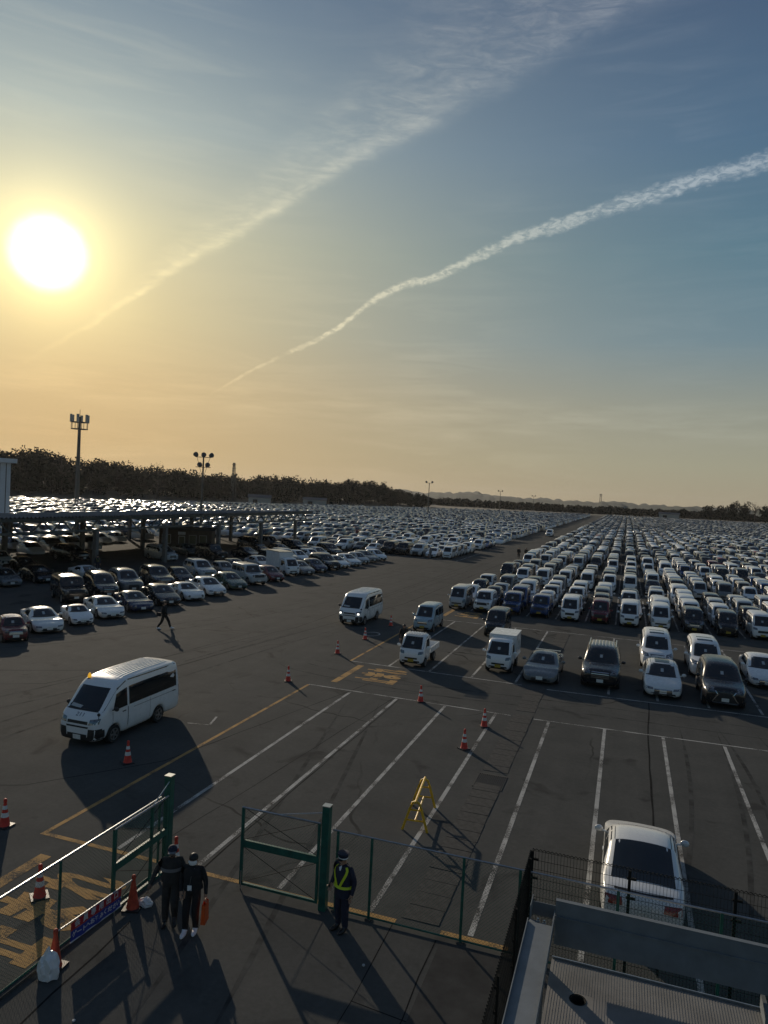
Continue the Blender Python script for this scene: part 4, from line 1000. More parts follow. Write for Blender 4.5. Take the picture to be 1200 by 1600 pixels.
gt = put_car('sports_coupe', PCP, -3.88, 37.95, -90, 'grey', 'dark grey sports coupe beside the black off-roader', 'car'); wing(gt, PCP).color = (*PAINTS['grey'], 1)
lc = put_car('off_roader', PSU, -.88, 38.5, -90, 'black', 'black off-roader with a silver ribbed roof and white number plate', 'car', rim='silver')
for i in range(7): roof_rib(lc, PSU.bv, .05, -2.15, -.52+i*.175, .11, 'rim', None, .014)
for sg in (-1,1): MB().bar((.30, sg*.70, 1.87), (-2.0, sg*.70, 1.85), .045, .05).build('roof_rail', 'chrome', lc)
put_car('luxury_sedan', PSD, 2.16, 38.2, -90, 'pearl white', 'white luxury saloon with a black panoramic roof in the front row', 'car')
r_ = [o for o in bpy.data.objects if o.name.startswith('luxury_sedan')][0]
link('glass_roof', decal(PSD.bv, 'top', [(.15,-.60),(-.95,-.60),(-.95,.60),(.15,.60)], 4, 4, .006, 'glass'), r_)
lx = put_car('luxury_suv', PSU2, 4.92, 37.8, -90, 'black', 'large black SUV with a wide spindle grille and dark glass roof', 'car')
for pts in ([(-.52,.42),(-.60,.36),(-.36,.74),(-.30,.74)], [(.52,.42),(.60,.36),(.36,.74),(.30,.74)], [(-.36,.74),(-.30,.70),(-.52,1.0),(-.58,1.0)], [(.36,.74),(.30,.70),(.52,1.0),(.58,1.0)], [(-.58,.33),(.58,.33),(.55,.37),(-.55,.37)]):
    link('grille_frame', decal(PSU2.bv, 'front', pts, 4, 2, .02, 'chrome'), lx)
link('glass_roof', decal(PSU2.bv, 'top', [(.2,-.58),(-1.5,-.58),(-1.5,.58),(.2,.58)], 4, 4, .006, 'glass'), lx)
for x_, y__, lb in ((2.1, 44.8, 'white minivan with twin sunroofs directly behind the white saloon'), (4.72, 44.0, 'white minivan with twin sunroofs directly behind the large black SUV')):
    mv = put_car('minivan', PMV, x_, y__, -90, 'white', lb, 'minivan', 'white minivans with twin sunroofs')
    for x0 in (.35, -.35): link('sunroof', decal(PMV.bv, 'top', [(x0,-.42),(x0-.28,-.42),(x0-.28,.42),(x0,.42)], 3, 3, .008, 'glass'), mv)
put_car('sedan', PSD, 7.65, 43.2, -90, 'white', 'white saloon cut by the right edge beside the black SUV', 'car')
PSL = proto('sedan_low', sheet=False, grille=(.66,.9))
# ---- the parked white saloon seen from above, facing away
ws = put_car('sedan', PSL, .80, 21.6, 90, 'pearl white', 'white saloon parked nose-away behind the mesh fence in the foreground', 'car')
link('boot_lip', decal(PSL.bv, 'rear', [(-.62,.965),(.62,.965),(.62,.985),(-.62,.985)], 4, 1, .012, 'black_trim'), ws)
link('rear_plate', decal(PSL.bv, 'rear', [(-.165,.66),(.165,.66),(.165,.82),(-.165,.82)], 2, 1, .014, 'plate_white'), ws)
for sg in (-1,1): link('roof_seam', decal(PSL.bv, 'top', [(.12,sg*.66),(-.6,sg*.66),(-.6,sg*.645),(.12,sg*.645)], 4, 1, .005, 'black_trim'), ws)

# ---- sports car row along the lane, nosed out at an angle
HD = -34
ROW1 = [(-33.1,32.6,PMI,'maroon','small classic maroon car with a white roof at the left edge','mini_car'),
 (-33.3,35.4,PCP,'pearl white','white grand tourer coupe right of the small maroon car','sports_coupe'),
 (-33.4,38.4,PRO,'white','white two-seat roadster with a black soft top','roadster'),
 (-33.4,41.3,PCP,'pearl white','white sports coupe with swept headlights right of the roadster','sports_coupe'),
 (-33.4,44.6,PCP2,'dark blue','dark blue mid-engined sports car in the angled row','sports_car'),
 (-33.4,48.0,PSD2,'black','black saloon with white plate behind the walking man','sedan'),
 (-33.3,51.3,PCP2,'pearl white','white rear-engined sports car with round headlights','sports_car'),
 (-33.2,54.5,PSD,'white','white saloon with chrome grille next to the round-lamped sports car','sedan'),
 (-33.6,58.9,PSD2,'green','dark green saloon next to the chrome-fronted jeep','sedan'),
 (-33.8,63.0,PBX,'silver','silver open-sided jeep with upright grille and black tyres','jeep'),
 (-33.6,66.6,PHB,'maroon','low maroon hatchback between the jeep and the box truck','hatchback'),
 (-33.5,74.0,PSD2,'grey','grey saloon just past the white box truck','sedan'),
 (-33.3,77.3,PHB,'dark blue','dark blue saloon-like hatchback past the grey saloon','hatchback'),
 (-33.1,80.6,PSU2,'black','black SUV with bright plate in the angled row','suv'),
 (-33.0,83.7,PSD,'white','white saloon right of the black SUV in the angled row','sedan'),
 (-32.8,87.2,PSD2,'white','second white saloon right of the black SUV','sedan'),
 (-32.8,90.5,PHB,'silver','silver hatchback third from the end of the angled row','hatchback'),
 (-32.7,93.8,PWG,'grey','grey estate car second from the end of the angled row','estate_car'),
 (-32.5,97.0,PHB2,'white','white crossover at the far end of the angled row','hatchback')]
for x_, y__, P, pc, lb, nm in ROW1:
    r_ = put_car(nm, P, x_*.982, y__*.982, HD, pc, lb, 'car', 'cars in the angled row along the lane')
    if nm == 'mini_car': link('white_roof', decal(PMI.bv, 'top', [(.33,-.50),(-.75,-.50),(-.75,.50),(.33,.50)], 5, 5, .008, 'paper'), r_)
    if nm == 'roadster': link('soft_top', decal(PRO.bv, 'top', [(.18,-.48),(-.78,-.48),(-.78,.48),(.18,.48)], 5, 5, .010, 'black_trim'), r_)
# white box truck in that row
SP['truck_cab2'] = T(1.7,1.7,[(0,.75),(.05,1.0),(.14,1.12),(.60,1.78),(.80,1.92),(1.0,1.97),(1.6,1.97),(1.7,1.9)],.16,.66,1.55,1.7,[(0,.7),(.2,1.08),(1.7,1.1)],(.66,),.31,.26,.88,[(0,.86),(.08,.94),(.3,.99),(1.6,1.),(1.7,.99)],splits=(.52,1.4),boxy=1)
P2 = proto('truck_cab2', lamp='wide', grille=(.5,.62), plate_z=.45)
bt = empty('box_truck', (-34.6, 71.2, 0), R(HD)); tag(bt, 'white box truck parked in the angled row of sports cars', 'truck')
link('cab', P2.body, bt).color = (*PAINTS['white'], 1)
for nm, me in P2.parts:
    if nm != 'tail_light': link(nm, me, bt).color = (*PAINTS['white'], 1)
MB().box((-3.9,-.85,.85),(-.90,.85,2.55)).build('cargo_box', 'paint', bt).color = (*PAINTS['white'], 1)
MB().box((-3.92,-.87,2.5),(-.88,.87,2.57)).build('box_top_rim', 'rail_galv', bt); MB().box((-3.9,-.5,.5),(-.6,.5,.84)).build('chassis', 'under', bt)
t, rm = wheels_for(.31)
for s in (.66, 3.4):
    for sg in (-1,1):
        wl_ = link('wheel', t, bt, (.85-s, sg*.74, .31)); link('rim', rm, wl_)
        if sg < 0: wl_.rotation_euler = (0,0,math.pi)
GRP = 'cars packed behind the angled row'
ROW2 = [(44.,PBX,'black','black box-shaped off-roader behind the angled row, nearest the camera','off_roader'),
 (47.4,PMV,'black','black minivan right of the black box-shaped off-roader','minivan'),
 (50.6,PSU2,'grey','dark grey SUV right of the black minivan, second rank','suv'),
 (54.6,PSU,'black','black SUV with shiny bonnet behind the round-lamped sports car','suv'),
 (58.0,PHB,'black','small black hatchback right of the shiny black SUV','hatchback'),
 (62.3,PSU,'silver','silver SUV behind the chrome-fronted jeep','suv'),
 (65.8,PHB,'grey','grey hatchback right of the silver SUV, second rank','hatchback'),
 (69.2,PSD2,'black','black saloon hidden behind the white box truck','sedan'),
 (74.5,PSD2,'silver','silver saloon second rank behind the grey one','sedan'),
 (78.,PMV,'black','black minivan second rank behind the dark blue hatchback','minivan'),
 (81.5,PSU2,'silver','silver SUV second rank behind the black SUV','suv'),
 (85.,PHB2,'white','white hatchback second rank behind the white saloons','hatchback'),
 (88.5,PWG,'white','white estate car second rank near the end','estate_car'),
 (92.,PSD2,'silver','silver saloon second rank last but one','sedan'),
 (95.5,PSU,'black','black SUV last in the second rank','suv')]
for y__, P, pc, lb, nm in ROW2: put_car(nm, P, -38.9+rnd.uniform(-.3,.3), y__, HD, pc, lb, 'car', GRP, level=1)
UC = [(-47.5,40.5,-25,PSD2,'black','sedan','black saloon at the left edge under the canopy'), (-48.2,44.,-25,PCP,'black','sports_coupe','black coupe second from the left edge under the canopy'),
 (-48.8,47.5,-25,PSD2,'grey','sedan','dark grey saloon third from the left edge under the canopy'), (-48.4,51.,-25,PSD2,'black','sedan','black saloon beside the white coupe under the canopy'),
 (-46.2,54.9,-22,PCP,'white','sports_coupe','white coupe at the front corner of the cars under the canopy'),
 (-54.2,44.,-25,PHB,'silver','hatchback','silver hatchback in the second rank by the left edge'), (-54.6,47.6,-25,PSD2,'black','sedan','black saloon in the second rank under the canopy'),
 (-54.8,51.4,-25,PSD,'silver','sedan','silver saloon glinting in the second rank under the canopy'), (-54.5,55.2,-25,PHB,'black','hatchback','black hatchback in the second rank behind the white coupe'),
 (-60.5,50.,-25,PSD,'silver','sedan','silver saloon in the third rank by the left edge'), (-61.,54.,-25,PSU,'black','suv','black SUV in the third rank under the canopy'), (-60.8,58.2,-25,PHB,'pearl white','hatchback','pearl white hatchback in the third rank under the canopy'),
 (-66.,58.,-5,PV,'white','passenger_van','white van standing crosswise at the back of the canopy'),
 (-58.,66.5,-10,PSU,'black','pickup','black pickup-like SUV with a bright bonnet beside a canopy column'),
 (-51.5,74.,-20,PMV,'silver','minivan','silver minivan with dark windows right of the canopy column'), (-48.,79.5,-20,PBX,'black','jeep','black jeep right of the silver minivan'),
 (-53.5,82.,-20,PSD2,'grey','sedan','grey saloon behind the black jeep'), (-45.8,84.5,-22,PSD2,'black','sedan','black saloon in front of the booth'), (-45.6,88.6,-22,PCP,'black','sports_coupe','low black coupe right of the booth'),
 (-45.2,93.,-22,PSD,'black','sedan','black saloon third right of the booth door'), (-44.8,97.4,-22,PSU2,'black','suv','long black SUV right of the booth'), (-51.5,96.,-22,PMV,'black','minivan','black minivan behind the long black SUV'),
 (-51.0,101.,-22,PSU,'grey','suv','grey SUV at the far end of the canopy')]
for x_, y__, hd, P, pc, nm, lb in UC: put_car(nm, P, x_, y__, hd, pc, lb, 'van' if nm == 'passenger_van' else 'car', 'cars parked under and beside the canopy', level=1)

# ---- the packed columns
ORD = ['first','second','third','fourth','fifth','sixth','seventh','eighth','ninth','tenth','eleventh','twelfth','thirteenth','fourteenth','fifteenth','sixteenth','seventeenth','eighteenth','nineteenth','twentieth','twenty-first','twenty-second','twenty-third','twenty-fourth','twenty-fifth']
def in_view(x, y, mx=110):
    v = Vector((x, y, 1.)) - Vector((0,0,CAM_H)); z = v.dot(fw)
    if z < 3: return False
    px = 600 + 1125.5*v.dot(rt)/z; return -mx-1800/z < px < 1200+mx+1800/z
FRONT = [(PKV,'silver','kei_van','silver mini van'), (PKS,'white','kei_suv','white mini off-roader'), (PKS,'blue','kei_suv','blue box-shaped mini off-roader'),
 (PKS,'blue','kei_suv','blue mini crossover with round lamps'), (PKV2,'white','kei_van','white mini van'), (PKW,'maroon','kei_wagon','maroon mini wagon'), (PKV2,'white','kei_van','white mini van'),
 (PKV,'white','kei_van','white mini cargo van'), (PKW2,'black','kei_wagon','white-lettered black mini wagon'), (PKW,'black','kei_wagon','black mini wagon with round lamps'), (PKV2,'white','kei_van','white mini van')]
WORDS = {'white':.40,'pearl white':.12,'silver':.15,'black':.18,'grey':.05,'blue':.02,'red':.015,'brown':.02,'beige':.02,'pale blue':.02}
def pick_paint(): return rnd.choices(list(WORDS), list(WORDS.values()))[0]
TYPES = [(PKV,'kei_van','mini van'),(PKV2,'kei_van','mini van'),(PKW,'kei_wagon','mini wagon'),(PKW2,'kei_wagon','mini wagon'),(PKS,'kei_suv','mini off-roader'),(PHB2,'hatchback','hatchback'),(PKL,'kei_car','mini car'),(PMV,'minivan','minivan')]
TW = [.22,.15,.2,.12,.08,.07,.12,.04]
BLK = ['front', 'second', 'third', 'fourth']
stuff_pts = []        # (x, y, heading, kind, paint)
n_col = 0
for b in range(22):
    y0 = 59.2 + 22.25*b
    for c in range(0, 56):
        x0 = line_x(c-1)+SW/2 + (.0 if b else -.1)
        k = 0; y__ = y0 + rnd.uniform(-.2, .5)
        if b in (1, 2) and c == 0 and rnd.random() < .3: y__ += 4
        while y__ < y0+15.4:
            if b > 0 and rnd.random() < .035: y__ += 4.1; continue
            P, nm, wd_ = rnd.choices(TYPES, TW)[0] if b < 6 else rnd.choices(TYPES+[(PHB,'hatchback','hatchback'),(PSD,'sedan','saloon')], [.17,.12,.16,.1,.07,.12,.1,.05,.06,.05])[0]
            pc = pick_paint(); lead = ''
            if b == 0 and k == 0 and c < len(FRONT): P, pc, nm, lead = FRONT[c]
            if not in_view(x0, y__): y__ += 4.1; continue
            near = b < 2 or (b == 2 and c < 18)
            if near:
                pl = 'pale' if pc == 'pearl white' else pc
                if lead: lb = f'{lead}, foremost in the {ORD[c]} column right of the lane'
                else: lb = f'{pc} {wd_} {ORD[k]} back in the {ORD[c]} column right of the lane, {BLK[b]} block'
                r_ = put_car(nm, P, x0+rnd.uniform(-.1,.1), y__, -90+rnd.uniform(-1.5,1.5), pc, lb, 'car', 'cars packed in columns right of the lane', level=2 if (b == 0 and k == 0) else (1 if b == 0 else 0))
                if b == 0 and c == 8 and k == 0:
                    me = text_mesh('OUTSIDER', .17, bold=.006); me.materials.append(MATS['paper'])
                    for v in me.vertices:
                        hit = P.bv.ray_cast(Vector((6, v.co.x*1.25, .56+v.co.y)), Vector((-1,0,0)))
                        if hit[0] is not None: v.co = hit[0]+Vector((.03,0,0))
                    link('nose_lettering', me, r_)
            else: stuff_pts.append((x0+rnd.uniform(-.15,.15), y__, -90., P.kind, pc))
            y__ += max(P.sp.L, 3.4)+rnd.uniform(.25, .6); k += 1
# ---- left field: columns facing the camera side
TL = [(PSD,'sedan','saloon'),(PHB,'hatchback','hatchback'),(PWG,'estate_car','estate car'),(PSU2,'suv','SUV'),(PMV,'minivan','minivan'),(PKW,'kei_wagon','mini wagon'),(PBX,'off_roader','box-shaped off-roader'),(PCP,'sports_coupe','coupe')]
for b in range(24):
    y0 = 106. + 22.25*b
    for c in range(0, 80):
        x0 = -25.6 - 2.5*c
        far = lerp_list([(-210,200),(-197,215),(-150,370),(-100,470),(-24,530)], x0)
        y__ = y0 + rnd.uniform(0, 1.5); k = 0
        if b == 0 and c == 3: y__ -= 0
        while y__ < y0+(15.5 if b < 3 else 17.5):
            if y__ > far: break
            if x0 < -50 and y__ < 116: y__ += 5; continue
            if b > 0 and rnd.random() < .03: y__ += 4.8; continue
            P, nm, wd_ = rnd.choices(TL, [.24,.2,.08,.13,.14,.1,.05,.06])[0]; pc = pick_paint()
            if b == 0 and k == 0 and c in (3, 4): P, nm, wd_, pc = PBX, 'off_roader', 'box-shaped off-roader', 'black'
            if b == 0 and k == 0 and c == 0: P, nm, wd_, pc = PKV, 'kei_van', 'mini van', 'white'
            if not in_view(x0, y__): y__ += 5; continue
            if b == 0 and c < 14 or (b == 1 and c < 8):
                lb = f'{pc} {wd_} {ORD[k]} back in the {ORD[c]} column left of the lane, {BLK[b]} block'
                put_car(nm, P, x0+rnd.uniform(-.1,.1), y__, -90+rnd.uniform(-2,2), pc, lb, 'car', 'cars packed in columns left of the lane', level=0)
            else: stuff_pts.append((x0+rnd.uniform(-.15,.15), y__, -90., P.kind, pc))
            y__ += P.sp.L+rnd.uniform(.4, .8); k += 1
for row in range(5):                      # ranks behind the canopy
    for i in range(16):
        y__ = 52+row*3+i*3.3; x0 = -66.5-row*6.2
        if y__ < 118 and rnd.random() > .12 and not (-69 < x0 < -50 and 80 < y__ < 97): stuff_pts.append((x0, y__, -22., rnd.choice(['sedan','hatchback','minivan','suv','wagon']), pick_paint()))
# two vehicles driving up the lane far off
put_car('minivan', PMV, -19.6, 196., -90, 'white', 'white minivan driving towards the camera far up the lane', 'minivan', level=0)
# ---- everything farther than that, as one mass of low shells
def low_shell(sp, lod):
    pts = [s for s, _ in sp.top]
    if lod == 2: S = [0, .06, sp.cowl, sp.rf+.2, sp.rr, sp.re, sp.L]
    else: S = sorted(set([0, .07, sp.cowl, sp.rf, sp.rf+.35, sp.rr-.2, sp.rr, sp.re, sp.L]))
    V = []; F = []; I = []; n = 7
    for s in S:
        w_ = half_w(sp, s); zt = top_at(sp, s); zb = min(lerp_list(sp.belt, s), zt-.03); wt = top_w(sp, s); x = sp.L/2-s; g_ = sp.g
        V += [(x, w_*.97, g_), (x, w_, zb), (x, wt, zt-.05), (x, 0, zt), (x, -wt, zt-.05), (x, -w_, zb), (x, -w_*.97, g_)]
    gl = []
    for i in range(len(S)-1):
        for k in range(6):
            F.append((i*n+k, (i+1)*n+k, (i+1)*n+k+1, i*n+k+1))
            side = k in (1, 4); scr = k in (2, 3)
            mid = (S[i]+S[i+1])/2; green = sp.cowl <= mid <= sp.re
            I.append(1 if (side and green and mid > sp.cowl) or (scr and sp.cowl <= mid <= sp.rf+.05) or (scr and sp.rr <= mid <= sp.re) else 0)
    F.append((0,1,5,6)); I.append(0); F.append((1,2,3)); I.append(0); F.append((1,3,5)); I.append(0); F.append((3,4,5)); I.append(0)
    return np.array(V), F, I
PN = list(PAINTS); smats = []
for pn in PN:
    mname = 'far_paint_'+pn.replace(' ', '_'); mat(mname, PAINTS[pn], .34, 0, .5, coat=.5, vary=.06, vscale=.05); smats.append(mname)
GI = len(smats); smats.append('glass')
shells = {}
Vs, Ls, Lt, Mi = [], [], [], []; off = 0
for (x_, y__, hd, kd, pc) in stuff_pts:
    lod = 1 if y__ < 240 else 2
    if (kd, lod) not in shells:
        V, F, I = low_shell(SP[kd], lod); shells[(kd, lod)] = (V, np.concatenate([np.array(f) for f in F]), np.array([len(f) for f in F]), np.array(I))
    V, li, lt, I = shells[(kd, lod)]
    a = R(hd+rnd.uniform(-2, 2)); ca, sa = math.cos(a), math.sin(a); x2 = x_ - ca*SP[kd].L/2; y2 = y__ - sa*SP[kd].L/2
    W_ = np.empty_like(V); W_[:,0] = V[:,0]*ca - V[:,1]*sa + x2; W_[:,1] = V[:,0]*sa + V[:,1]*ca + y2; W_[:,2] = V[:,2]
    Vs.append(W_); Ls.append(li+off); Lt.append(lt); Mi.append(np.where(I == 1, GI, PN.index(pc))); off += len(V)
V = np.concatenate(Vs); Ls = np.concatenate(Ls); Lt = np.concatenate(Lt); Mi = np.concatenate(Mi)
me = bpy.data.meshes.new('far_cars'); me.vertices.add(len(V)); me.vertices.foreach_set('co', V.ravel()); me.loops.add(len(Ls)); me.loops.foreach_set('vertex_index', Ls)
me.polygons.add(len(Lt)); me.polygons.foreach_set('loop_start', np.concatenate([[0], np.cumsum(Lt)[:-1]])); me.polygons.foreach_set('loop_total', Lt)
for q in smats: me.materials.append(MATS[q])
me.polygons.foreach_set('material_index', Mi); me.update(); me.validate()
tag(link('far_parked_cars', me), 'thousands of parked cars filling the far part of the lot', 'cars', kind='stuff')
print('STUFF cars', len(stuff_pts), 'polys', len(Lt))

# ================================================================== FENCES AND GATES
def chain_link(name, a, b, z0, z1, pitch, r, m, parent):
    """woven diagonal wires between two ground points (parent-local coordinates)"""
    a, b = Vector(a), Vector(b); L = (b-a).length; d = (b-a)/L; H = z1-z0; mb = MB()
    nr_ = Vector((-d.y, d.x, 0))
    for fam in (1, -1):
        u = -H
        while u < L:
            t0, t1 = max(0, u), min(L, u+H)
            if t1-t0 > .02:
                ha, hb = (t0-u), (t1-u)
                if fam < 0: ha, hb = H-ha, H-hb
                p, q = a+d*t0+Vector((0,0,z0+ha)), a+d*t1+Vector((0,0,z0+hb)); o_ = nr_*r*.9*fam
                mb.tube([p+o_, q+o_], r, 3, caps=False)
            u += pitch
    return mb.build(name, m, parent)
def V3(x, y, z=0): return (x, y, z)
# right-hand chain-link fence, from the gate post to beyond the frame
GY = 15.12
f1 = empty('chain_link_fence', (-5.95, GY, 0)); tag(f1, 'green chain-link fence running right from the guard to the mesh enclosure', 'fence')
for i, px in enumerate((.13, .95, 3.05, 4.25, 6.2, 8.1, 10.0)):
    MB().tube([(px, 0, 0), (px, 0, 1.86)], .032, 8).build('post', 'green_steel', f1, True)
    MB().box((px-.07,-.07,0),(px+.07,.07,.03)).build('post_foot', 'concrete', f1)
MB().tube([(0, 0, 1.86), (10.1, 0, 1.86)], .022, 6).build('top_rail', 'rail_galv', f1, True)
MB().tube([(0, 0, .06), (10.1, 0, .06)], .022, 6).build('bottom_rail', 'green_steel', f1, True)
chain_link('wire_mesh', (0, .03, 0), (10.1, .03, 0), .06, 1.86, .078, .0024, 'green_wire', f1)['kind'] = 'stuff'
# right gate leaf (closed) and its post
gp = empty('gate_post', (-6.1, 15.08, 0)); tag(gp, 'square green gate post behind the security guard', 'gate post', 'gate posts')
MB().box((-.085,-.085,0),(.085,.085,2.40)).build('post', 'green_steel', gp); MB().box((-.095,-.095,2.40),(.095,.095,2.42)).build('cap', 'rail_galv', gp)
MB().box((-.11,-.03,1.9),(-.08,.03,2.15)).build('hinge', 'black_wire', gp); MB().box((-.11,-.03,.3),(-.08,.03,.5)).build('hinge', 'black_wire', gp)
def gate_leaf(name, label, loc, ang, L, H=1.95, mid=True):
    g_ = empty(name, loc, ang); tag(g_, label, 'gate', 'green mesh gate leaves'); z0 = .10
    for px in (.03, L-.03): MB().box((px-.03,-.03,z0),(px+.03,.03,H)).build('stile', 'green_steel', g_)
    MB().tube([(0,0,H),(L,0,H)], .026, 6).build('top_rail', 'rail_galv', g_, True)
    MB().box((.06,-.028,z0),(L-.06,.028,z0+.06)).build('bottom_rail', 'green_steel', g_)
    MB().box((.06,-.03,1.02),(L-.06,.03,1.19)).build('middle_rail', 'green_steel', g_)
    for a_, b_ in (((.06,0,z0+.06),(L-.06,0,1.02)), ((L-.06,0,z0+.06),(.06,0,1.02)), ((.06,0,1.19),(L-.06,0,H)), ((L-.06,0,1.19),(.06,0,H))):
        MB().tube([a_, b_], .007, 4).build('brace_rod', 'black_wire', g_)
    chain_link('wire_mesh', (.05,.02,0),(L-.05,.02,0), z0+.05, H, .078, .0022, 'green_wire', g_)['kind'] = 'stuff'
    MB().tube([(.05,-.04,-.0),(.05,-.04,.45)], .014, 5).build('drop_bolt', 'rail_galv', g_)
    return g_
gl1 = gate_leaf('gate_leaf', 'closed green gate leaf hung left of the guard', (-8.28, 15.1, 0), 0, 2.03)
MB().tube([(2.1,0,2.22),(1.0,0,1.97)], .012, 5).build('tie_wire', 'rail_galv', gl1)
# left gate post and the leaf folded back towards the camera
gp2 = empty('gate_post', (-10.27, 15.0, 0)); tag(gp2, 'square green gate post behind the two walking men', 'gate post', 'gate posts')
MB().box((-.085,-.085,0),(.085,.085,2.40)).build('post', 'green_steel', gp2); MB().box((-.095,-.095,2.40),(.095,.095,2.42)).build('cap', 'rail_galv', gp2)
MB().box((-.03,-.11,.3),(.03,-.08,.5)).build('hinge', 'black_wire', gp2)
gl2 = gate_leaf('gate_leaf', 'open green gate leaf folded back along the left fence', (-10.2, 12.93, 0), R(90), 1.95)
MB().box((1.30,-.028,.13),(1.36,.028,1.93)).build('stile', 'green_steel', gl2)
MB().tube([(1.96,0,2.3),(1.35,0,1.96)], .012, 5).build('tie_wire', 'rail_galv', gl2)
f2 = empty('chain_link_fence', (-10.42, 4.2, 0)); tag(f2, 'green chain-link fence with a bright top rail on the left', 'fence')
for py in (.0, 1.55, 3.15, 5.75, 7.4, 9.0, 10.65):
    MB().tube([(0, py, 0), (0, py, 1.86)], .03, 8).build('post', 'green_steel', f2, True)
MB().tube([(0, 0, 1.87), (0, 10.7, 1.87)], .026, 8).build('top_rail', 'rail_galv', f2, True)
MB().tube([(0, 0, .07), (0, 10.7, .07)], .022, 6).build('bottom_rail', 'green_steel', f2, True)
chain_link('wire_mesh', (.03, 0, 0), (.03, 10.7, 0), .07, 1.86, .078, .0022, 'green_wire', f2)['kind'] = 'stuff'
MB().box((-.10,-.0,0),(.10,10.7,.06)).build('kerb', 'concrete', f2)
MB().tube([(.06, 4.5, .02), (.06, 9.2, .02)], .0, 3)

# black welded-mesh enclosure: front panel along X, side panel towards the camera
def weld_mesh(name, label, loc, ang, L, H):
    e = empty(name, loc, ang); tag(e, label, 'fence', 'black welded mesh panels')
    mb = MB(); x = 0.
    while x <= L: mb.tube([(x,0,.05),(x,0,H)], .0042, 4, caps=False); x += .065
    mb.build('vertical_wires', 'black_wire', e)['kind'] = 'stuff'
    z = .05
    while z <= H+.001:
        MB().tube([(0,.006,z),(L,.006,z)], .005, 4).build('horizontal_wire', 'black_wire', e); z += .195
    for zz in (H-.02, H-.55, H-1.1):
        mb = MB()
        for i in range(17): pass
    x = .0
    while x <= L+.01:
        MB().box((x-.03,-.05,0),(x+.03,-.01,H-.02)).build('post', 'black_wire', e)
        for zz in (H-.22, H-.62, H-1.1, .5): MB().box((x-.05,-.02,zz),(x+.13,.02,zz+.045)).build('clamp', 'black_wire', e)
        x += 1.95
    # crimped top edge
    mb = MB(); n = int(L/.04); mb.tube([(i*.04, .012*(-1)**i, H+.01+.010*(-1)**i) for i in range(n)], .010, 4); mb.build('crimped_edge', 'black_wire', e)
    return e
weld_mesh('mesh_fence', 'black welded mesh panel fence behind the steel beams, facing the white saloon', (-1.5, 15.38, 0), 0, 8.0, 2.22)
weld_mesh('mesh_fence', 'black welded mesh fence running towards the camera left of the steel channel', (-1.53, 7.2, 0), R(90), 8.15, 2.22)

# ------------------------------------------------------------------ steel frame and flat roof in the lower right corner
sf = empty('steel_frame', (-.75, 11.7, 0)); tag(sf, 'bare grey steel frame of channel beams above a flat roof', 'steel frame')
Xa, Xb = -.37, 0.0
def grey(nm, a, b): return MB().box(a, b).build(nm, 'grey_steel', sf)
grey('channel_web', (Xa, -5.5, 2.985), (Xb, -.32, 3.0)); grey('channel_lip', (Xa-.014, -5.5, 2.985), (Xa, -.32, 3.05)); grey('channel_lip', (Xb, -5.5, 2.86), (Xb+.014, -.02, 3.045))
grey('channel_flange', (Xa-.013, -5.5, 2.78), (Xa-.001, -.32, 2.984))
grey('beam_web', (Xb+.015, 0, 2.55), (6., .016, 2.985)); grey('beam_upper_web', (Xb+.015, .002, 3.006), (6., .016, 3.235)); grey('beam_ledge', (Xb+.015, -.022, 2.986), (6., .06, 3.005)); grey('beam_bottom_flange', (Xb+.015, -.0, 2.535), (6., .30, 2.549)); grey('beam_top_lip', (Xb+.015, -.008, 3.236), (6., .07, 3.246))
grey('end_plate', (Xa+.0, .28, 2.78), (Xb+.0, .292, 3.0)); grey('end_plate_side', (Xa-.01, -.05, 2.80), (Xa+.002, .30, 3.10)); grey('gusset', (Xb-.02, -.3, 2.76), (Xb-.006, .27, 2.93))
MB().add([(Xa,-.32,2.994),(Xb,-.32,2.994),(Xb,-.02,2.80),(Xa,-.0,2.86)], [(0,1,2,3)]).build('sloped_plate', 'grey_steel', sf)
for bx_, by_ in ((-.24,-.12),(-.14,-.14)):
    MB().lathe([(.026,0),(.026,.02),(.015,.022),(.015,.06)], 8).build('bolt', 'rail_galv', sf, True, (bx_, by_, 2.90))
for px, py in ((-.18, -5.2), (5.6, .1), (-.18,-.16)): grey('column', (px-.09, py-.09, 0), (px+.09, py+.09, 2.77 if px < 0 else 2.53))
sh = empty('gatehouse', (0, 10., 0)); tag(sh, 'flat-roofed gatehouse with a drain hole under the steel frame', 'gatehouse')
RZ = 2.2
mbr = MB(); nx, ny = 40, 2; X0, X1, Y0, Y1 = -.76, 2.27, -6., 1.87
hole = (.02, .28)
# roof sheet as ribs with a round outlet in it
vs = []; fs = []
nseg = 24; cx_, cy_ = -.30, 1.01
ringo = []
for i in range(nseg):
    a = 2*math.pi*i/nseg; vs.append((cx_+.105*math.cos(a), cy_+.105*math.sin(a), RZ))
for i in range(nseg):
    a = 2*math.pi*i/nseg; q = .16/max(abs(math.cos(a)), abs(math.sin(a))); vs.append((cx_+q*math.cos(a), cy_+q*math.sin(a), RZ))
for i in range(nseg): j = (i+1) % nseg; fs.append((i, nseg+i, nseg+j, j))
mbr.add(vs, fs)
x0h, x1h, y0h, y1h = cx_-.16, cx_+.16, cy_-.16, cy_+.16
for a, b in (((X0,Y0),(x0h,Y1)), ((x1h,Y0),(X1,Y1)), ((x0h,Y0),(x1h,y0h)), ((x0h,y1h),(x1h,Y1))):
    mbr.add([(a[0],a[1],RZ),(b[0],a[1],RZ),(b[0],b[1],RZ),(a[0],b[1],RZ)], [(0,1,2,3)])
mbr.build('roof', 'galv_plate', sh)
